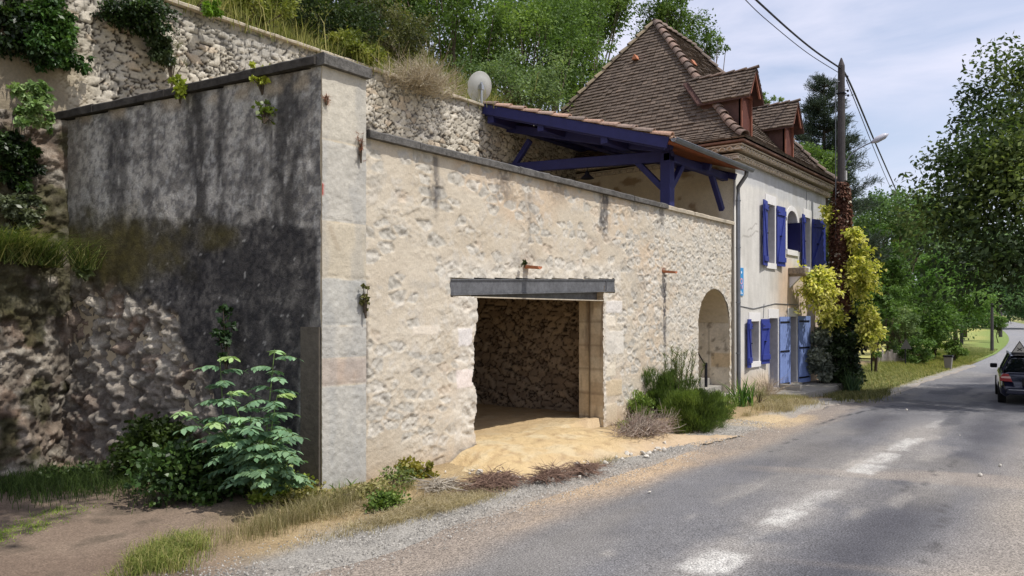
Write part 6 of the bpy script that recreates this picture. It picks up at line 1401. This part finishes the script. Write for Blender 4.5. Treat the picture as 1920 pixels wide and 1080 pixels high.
tuft('dark leafy sprig low on the black wall above the sapling', pw(425, 625, 9.75), (.12, .06, .42), 34, .07, [(34, 54, 32), (60, 84, 50)], 77)
tuft('grey green tuft growing in the rubble wall above the coping', pw(322, 118, 12.6), (.18, .08, .32), 60, .07, [(96, 98, 62), (132, 132, 86)], 78, NEEDLE, 'leaf')
tuft('small dark weed growing in the spout over the steel lintel', onY(984, 494, -.12), (.04, .04, .05), 20, .03, [(52, 62, 34), (84, 92, 48)], 79)
tuft('little rosette plant on the mossy wall', pw(155, 508, 10.9), (.10, .06, .06), 14, .11, [(96, 110, 72), (130, 142, 96)], 80)
# top left: foliage hanging over the wall from the bank
HG = [(22, 34, 18), (42, 62, 28), (78, 104, 46)]; hg = 'foliage hanging over the wall at the top left'
def hang(label, px, py, k, rx, ry, seed, n, per, leaf=.075, cols=HG, tp=LEAF):
    c = at(px, py, k); RX = rx * k / 1443; shrub('hanging_creeper', label, 'climber', c, (RX, RX * .6, ry * k / 1443), n, per, leaf, cols, seed, tp, 'leafs', RX * .25, hg, .7, shell=.1, base=(c[0], c[1] + .5, c[2] + ry * k / 1443 * .5))
hang('darkest thick foliage filling the top left corner', 30, 40, 11.0, 95, 85, 81, 100, 130); hang('green leafy branches hanging beside the rubble wall top left', 105, 70, 11.2, 60, 72, 82, 70, 120, cols=[(36, 58, 28), (60, 92, 40), (96, 130, 58)])
hang('dark ivy draped over the top of the rubble wall', 245, 28, 12.0, 85, 34, 83, 60, 110, .06); hang('thin dark ivy trailing down the middle of the rubble wall', 300, 82, 12.4, 34, 46, 84, 30, 90, .055, [(50, 66, 40), (84, 98, 62)])
hang('long pale leaved vine dangling below the branches on the left', 62, 195, 10.6, 34, 68, 85, 34, 46, .085, [(92, 122, 66), (140, 166, 104), (180, 196, 140)])
hang('dark shrubs on the ledge at the left edge', 18, 300, 10.6, 55, 62, 86, 60, 110, .07); hang('grey green weeds on the ledge of the rock face', 48, 400, 10.5, 40, 44, 87, 36, 90, .07, [(60, 70, 50), (104, 112, 84), (150, 156, 128)])
hang('bright tip of a branch crossing the wall top on the left', 395, 18, 13, 26, 26, 88, 14, 80, .06, [(84, 120, 40), (130, 164, 60)])
c = at(40, 480, 10.3); q = area(1900, c[0], c[1] + .1, .6, .28, 90, z=c[2] - .1, clump=14); q[:, 2] += .25 * (fbm(q[:, 0] * 3, q[:, 1] * 3, 3, 3) - .5); blades('grass', 'grass overhanging the ledge at the left edge', q, .46, .011, [(60, 78, 36), (100, 118, 56), (164, 160, 104)], 90, 1.6, wind=(-.1, -.5))
# stones along the sand edge and loose gravel
rng = np.random.default_rng(95); icos = []
def pebble(r, sd):
    rg_ = np.random.default_rng(sd); bm = bmesh.new(); bmesh.ops.create_icosphere(bm, subdivisions=2, radius=r)
    s = rg_.uniform(.6, 1.25, 3)
    for v in bm.verts:
        d = v.co.normalized(); k = 1 + .35 * (vn(np.array(d.x * 2.5 + sd), np.array(d.y * 2.5 + d.z * 2)) - .5); v.co = Vector((v.co.x * s[0] * k, v.co.y * s[1] * k, v.co.z * s[2] * .7 * k))
    me = bpy.data.meshes.new('stone'); bm.to_mesh(me); bm.free(); me.materials.append(M['stone']); return me
import bmesh
M['stone'] = mat('loose limestone', c8(200, 194, 182), .95, [(9, .25, 4)], [(40, .006, 4)]); M['flint'] = mat('brownish stone', c8(172, 140, 112), .95, [(9, .25, 4)], [(40, .006, 4)])
pro = [pebble(.05, i) for i in range(6)]
path = [gpx(*p) for p in ((870, 892), (905, 890), (960, 905), (1040, 905), (1080, 890), (1120, 872), (1180, 862), (1230, 850), (1255, 838), (1210, 815))]
for i in range(90):
    f = rng.random() * (len(path) - 1); a_, b_ = path[int(f)], path[min(int(f) + 1, len(path) - 1)]; u = f - int(f); o = bpy.data.objects.new('stone', pro[i % 6]); COL.objects.link(o)
    o.location = (a_[0] * (1 - u) + b_[0] * u + rng.normal() * .12, a_[1] * (1 - u) + b_[1] * u + rng.normal() * .10, .055); o.rotation_euler = tuple(rng.random(3) * 6); s_ = rng.uniform(.25, 1.0) ** 1.4; o.scale = (s_,) * 3
    tag(o, 'pale loose stone lying along the edge of the yellow sand', 'stone', 'loose stones along the sand edge')
for (px_, py_, s_) in ((1875, 875, .6), (1838, 893, .7), (1700, 770, .6), (1218, 925, .45), (1575, 895, .3), (1800, 818, .3), (905, 858, 1.0), (875, 862, 1.2)):
    q = onZ(px_, py_); o = bpy.data.objects.new('stone', pro[int(px_) % 6]); COL.objects.link(o); o.location = (q[0], q[1], .02 if py_ != 858 and py_ != 862 else .1); o.scale = (s_,) * 3; tag(o, 'single loose stone lying out on the road surface' if py_ not in (858, 862) else 'brownish stone at the left foot of the garage opening', 'stone', 'odd stones on the road' if py_ not in (858, 862) else 'brown stones at the left jamb')
n = 16000; x = rng.uniform(-3.4, 9.5, n) ; y = -2.0 + rng.normal(size=n) * .30 + .1; keep = (rng.random(n) < .9); x = x[keep]; y = y[keep]; n = len(x)
tet = np.array([(1, 0, -.3), (-.6, .8, -.3), (-.5, -.8, -.3), (0, 0, .7)]); s_ = .006 + .010 * rng.random(n) ** 2; a = rng.random(n) * 6.28; ca, sa = np.cos(a), np.sin(a)
V = np.zeros((n, 4, 3)); V[..., 0] = x[:, None] + s_[:, None] * (tet[:, 0] * ca[:, None] - tet[:, 1] * sa[:, None]); V[..., 1] = y[:, None] + s_[:, None] * (tet[:, 0] * sa[:, None] + tet[:, 1] * ca[:, None]); V[..., 2] = (.012 + .022 * ss(-2.4, -1.9, y))[:, None] + s_[:, None] * tet[:, 2]
F = (np.array([(0, 1, 3), (1, 2, 3), (2, 0, 3)])[None] + (np.arange(n) * 4)[:, None, None]).reshape(-1, 3); C = np.repeat(mixc(lin((112, 109, 104)), lin((186, 182, 174)), rng.random(n) ** 1.5), 4, 0)
tag(link_mesh('gravel', V.reshape(-1, 3), F, M['earth'], None, C), 'loose pale gravel along the road edge', None, None, 'stuff')

# tangled low growth along the foot of the pier and street wall
for (px_, py_, rx_, ry_, hh, n, cols, lab, sd) in (
    (575, 958, .42, .18, .16, 30, [(96, 100, 48), (134, 132, 70), (170, 156, 104)], 'tangled brownish green weeds in front of the dark corner strip', 201),
    (690, 945, .45, .14, .12, 30, [(110, 112, 62), (150, 146, 92), (184, 170, 124)], 'low faded weeds between the pier and the green leafy clump', 202),
    (735, 960, .40, .12, .10, 26, [(66, 90, 38), (104, 128, 54), (140, 156, 80)], 'low fresh green weeds in the straw nearest the gravel', 203),
    (1190, 812, .30, .12, .12, 20, [(84, 104, 44), (124, 144, 66), (180, 176, 84)], 'low yellowish weeds beneath the lavender tuft', 204),
    (385, 945, .7, .2, .14, 34, [(30, 48, 24), (54, 78, 34), (88, 112, 52)], 'low dark ground weeds in the shade in front of the saplings', 205),
    (160, 905, .8, .2, .12, 30, [(34, 50, 26), (58, 80, 36), (96, 116, 60)], 'low dark weeds edging the bare yard on the left', 206)):
    c = gpx(px_, py_); shrub('weed', lab, 'weeds', (c[0], c[1] + .1, .05 + hh * .5), (rx_, ry_, hh), n, 40, .04, cols, sd, LOBE, 'leafs', .12, 'weeds along the street wall', .2, shell=.05)
for (px_, py_, rx_, ry_, n, sd) in ((640, 965, .7, .2, 1500, 211), (860, 950, .6, .15, 1300, 212), (760, 975, .6, .1, 900, 213), (1130, 872, .4, .1, 300, 214)):
    x_, y_ = gpx(px_, py_); blades('dry_grass', 'flattened straw litter on the gravel edge', area(n, x_, y_, rx_, ry_, sd, clump=50), .11, .005, ST, sd, 2.2)
# taller mixed growth between the opening and the house corner
for (px_, py_, dx_, rx_, ry_, hh, n, cols, lab, sd, tp_) in (
    (1225, 800, .0, .34, .2, .34, 30, [(72, 96, 44), (108, 134, 60), (150, 166, 84)], 'fresh green leafy shrub between the lavender tuft and the rosemary', 221, LEAF),
    (1385, 792, .1, .36, .26, .30, 30, [(84, 104, 50), (120, 140, 70), (160, 168, 100)], 'loose light green shrub at the right end of the rosemary row', 222, LEAF),
    (1445, 765, .1, .4, .22, .30, 24, [(120, 120, 80), (156, 150, 112), (186, 176, 142)], 'pale wispy shrub at the house wall in front of the iris clump', 223, NEEDLE)):
    c = gpx(px_, py_); shrub('mixed_shrub', lab, 'bush', (c[0] + dx_, c[1] + .3, hh), (rx_, ry_, hh), n, 90, .045, cols, sd, tp_, 'leafs', .13, 'shrubs in front of the arch', .1, up=.5, shell=.1)
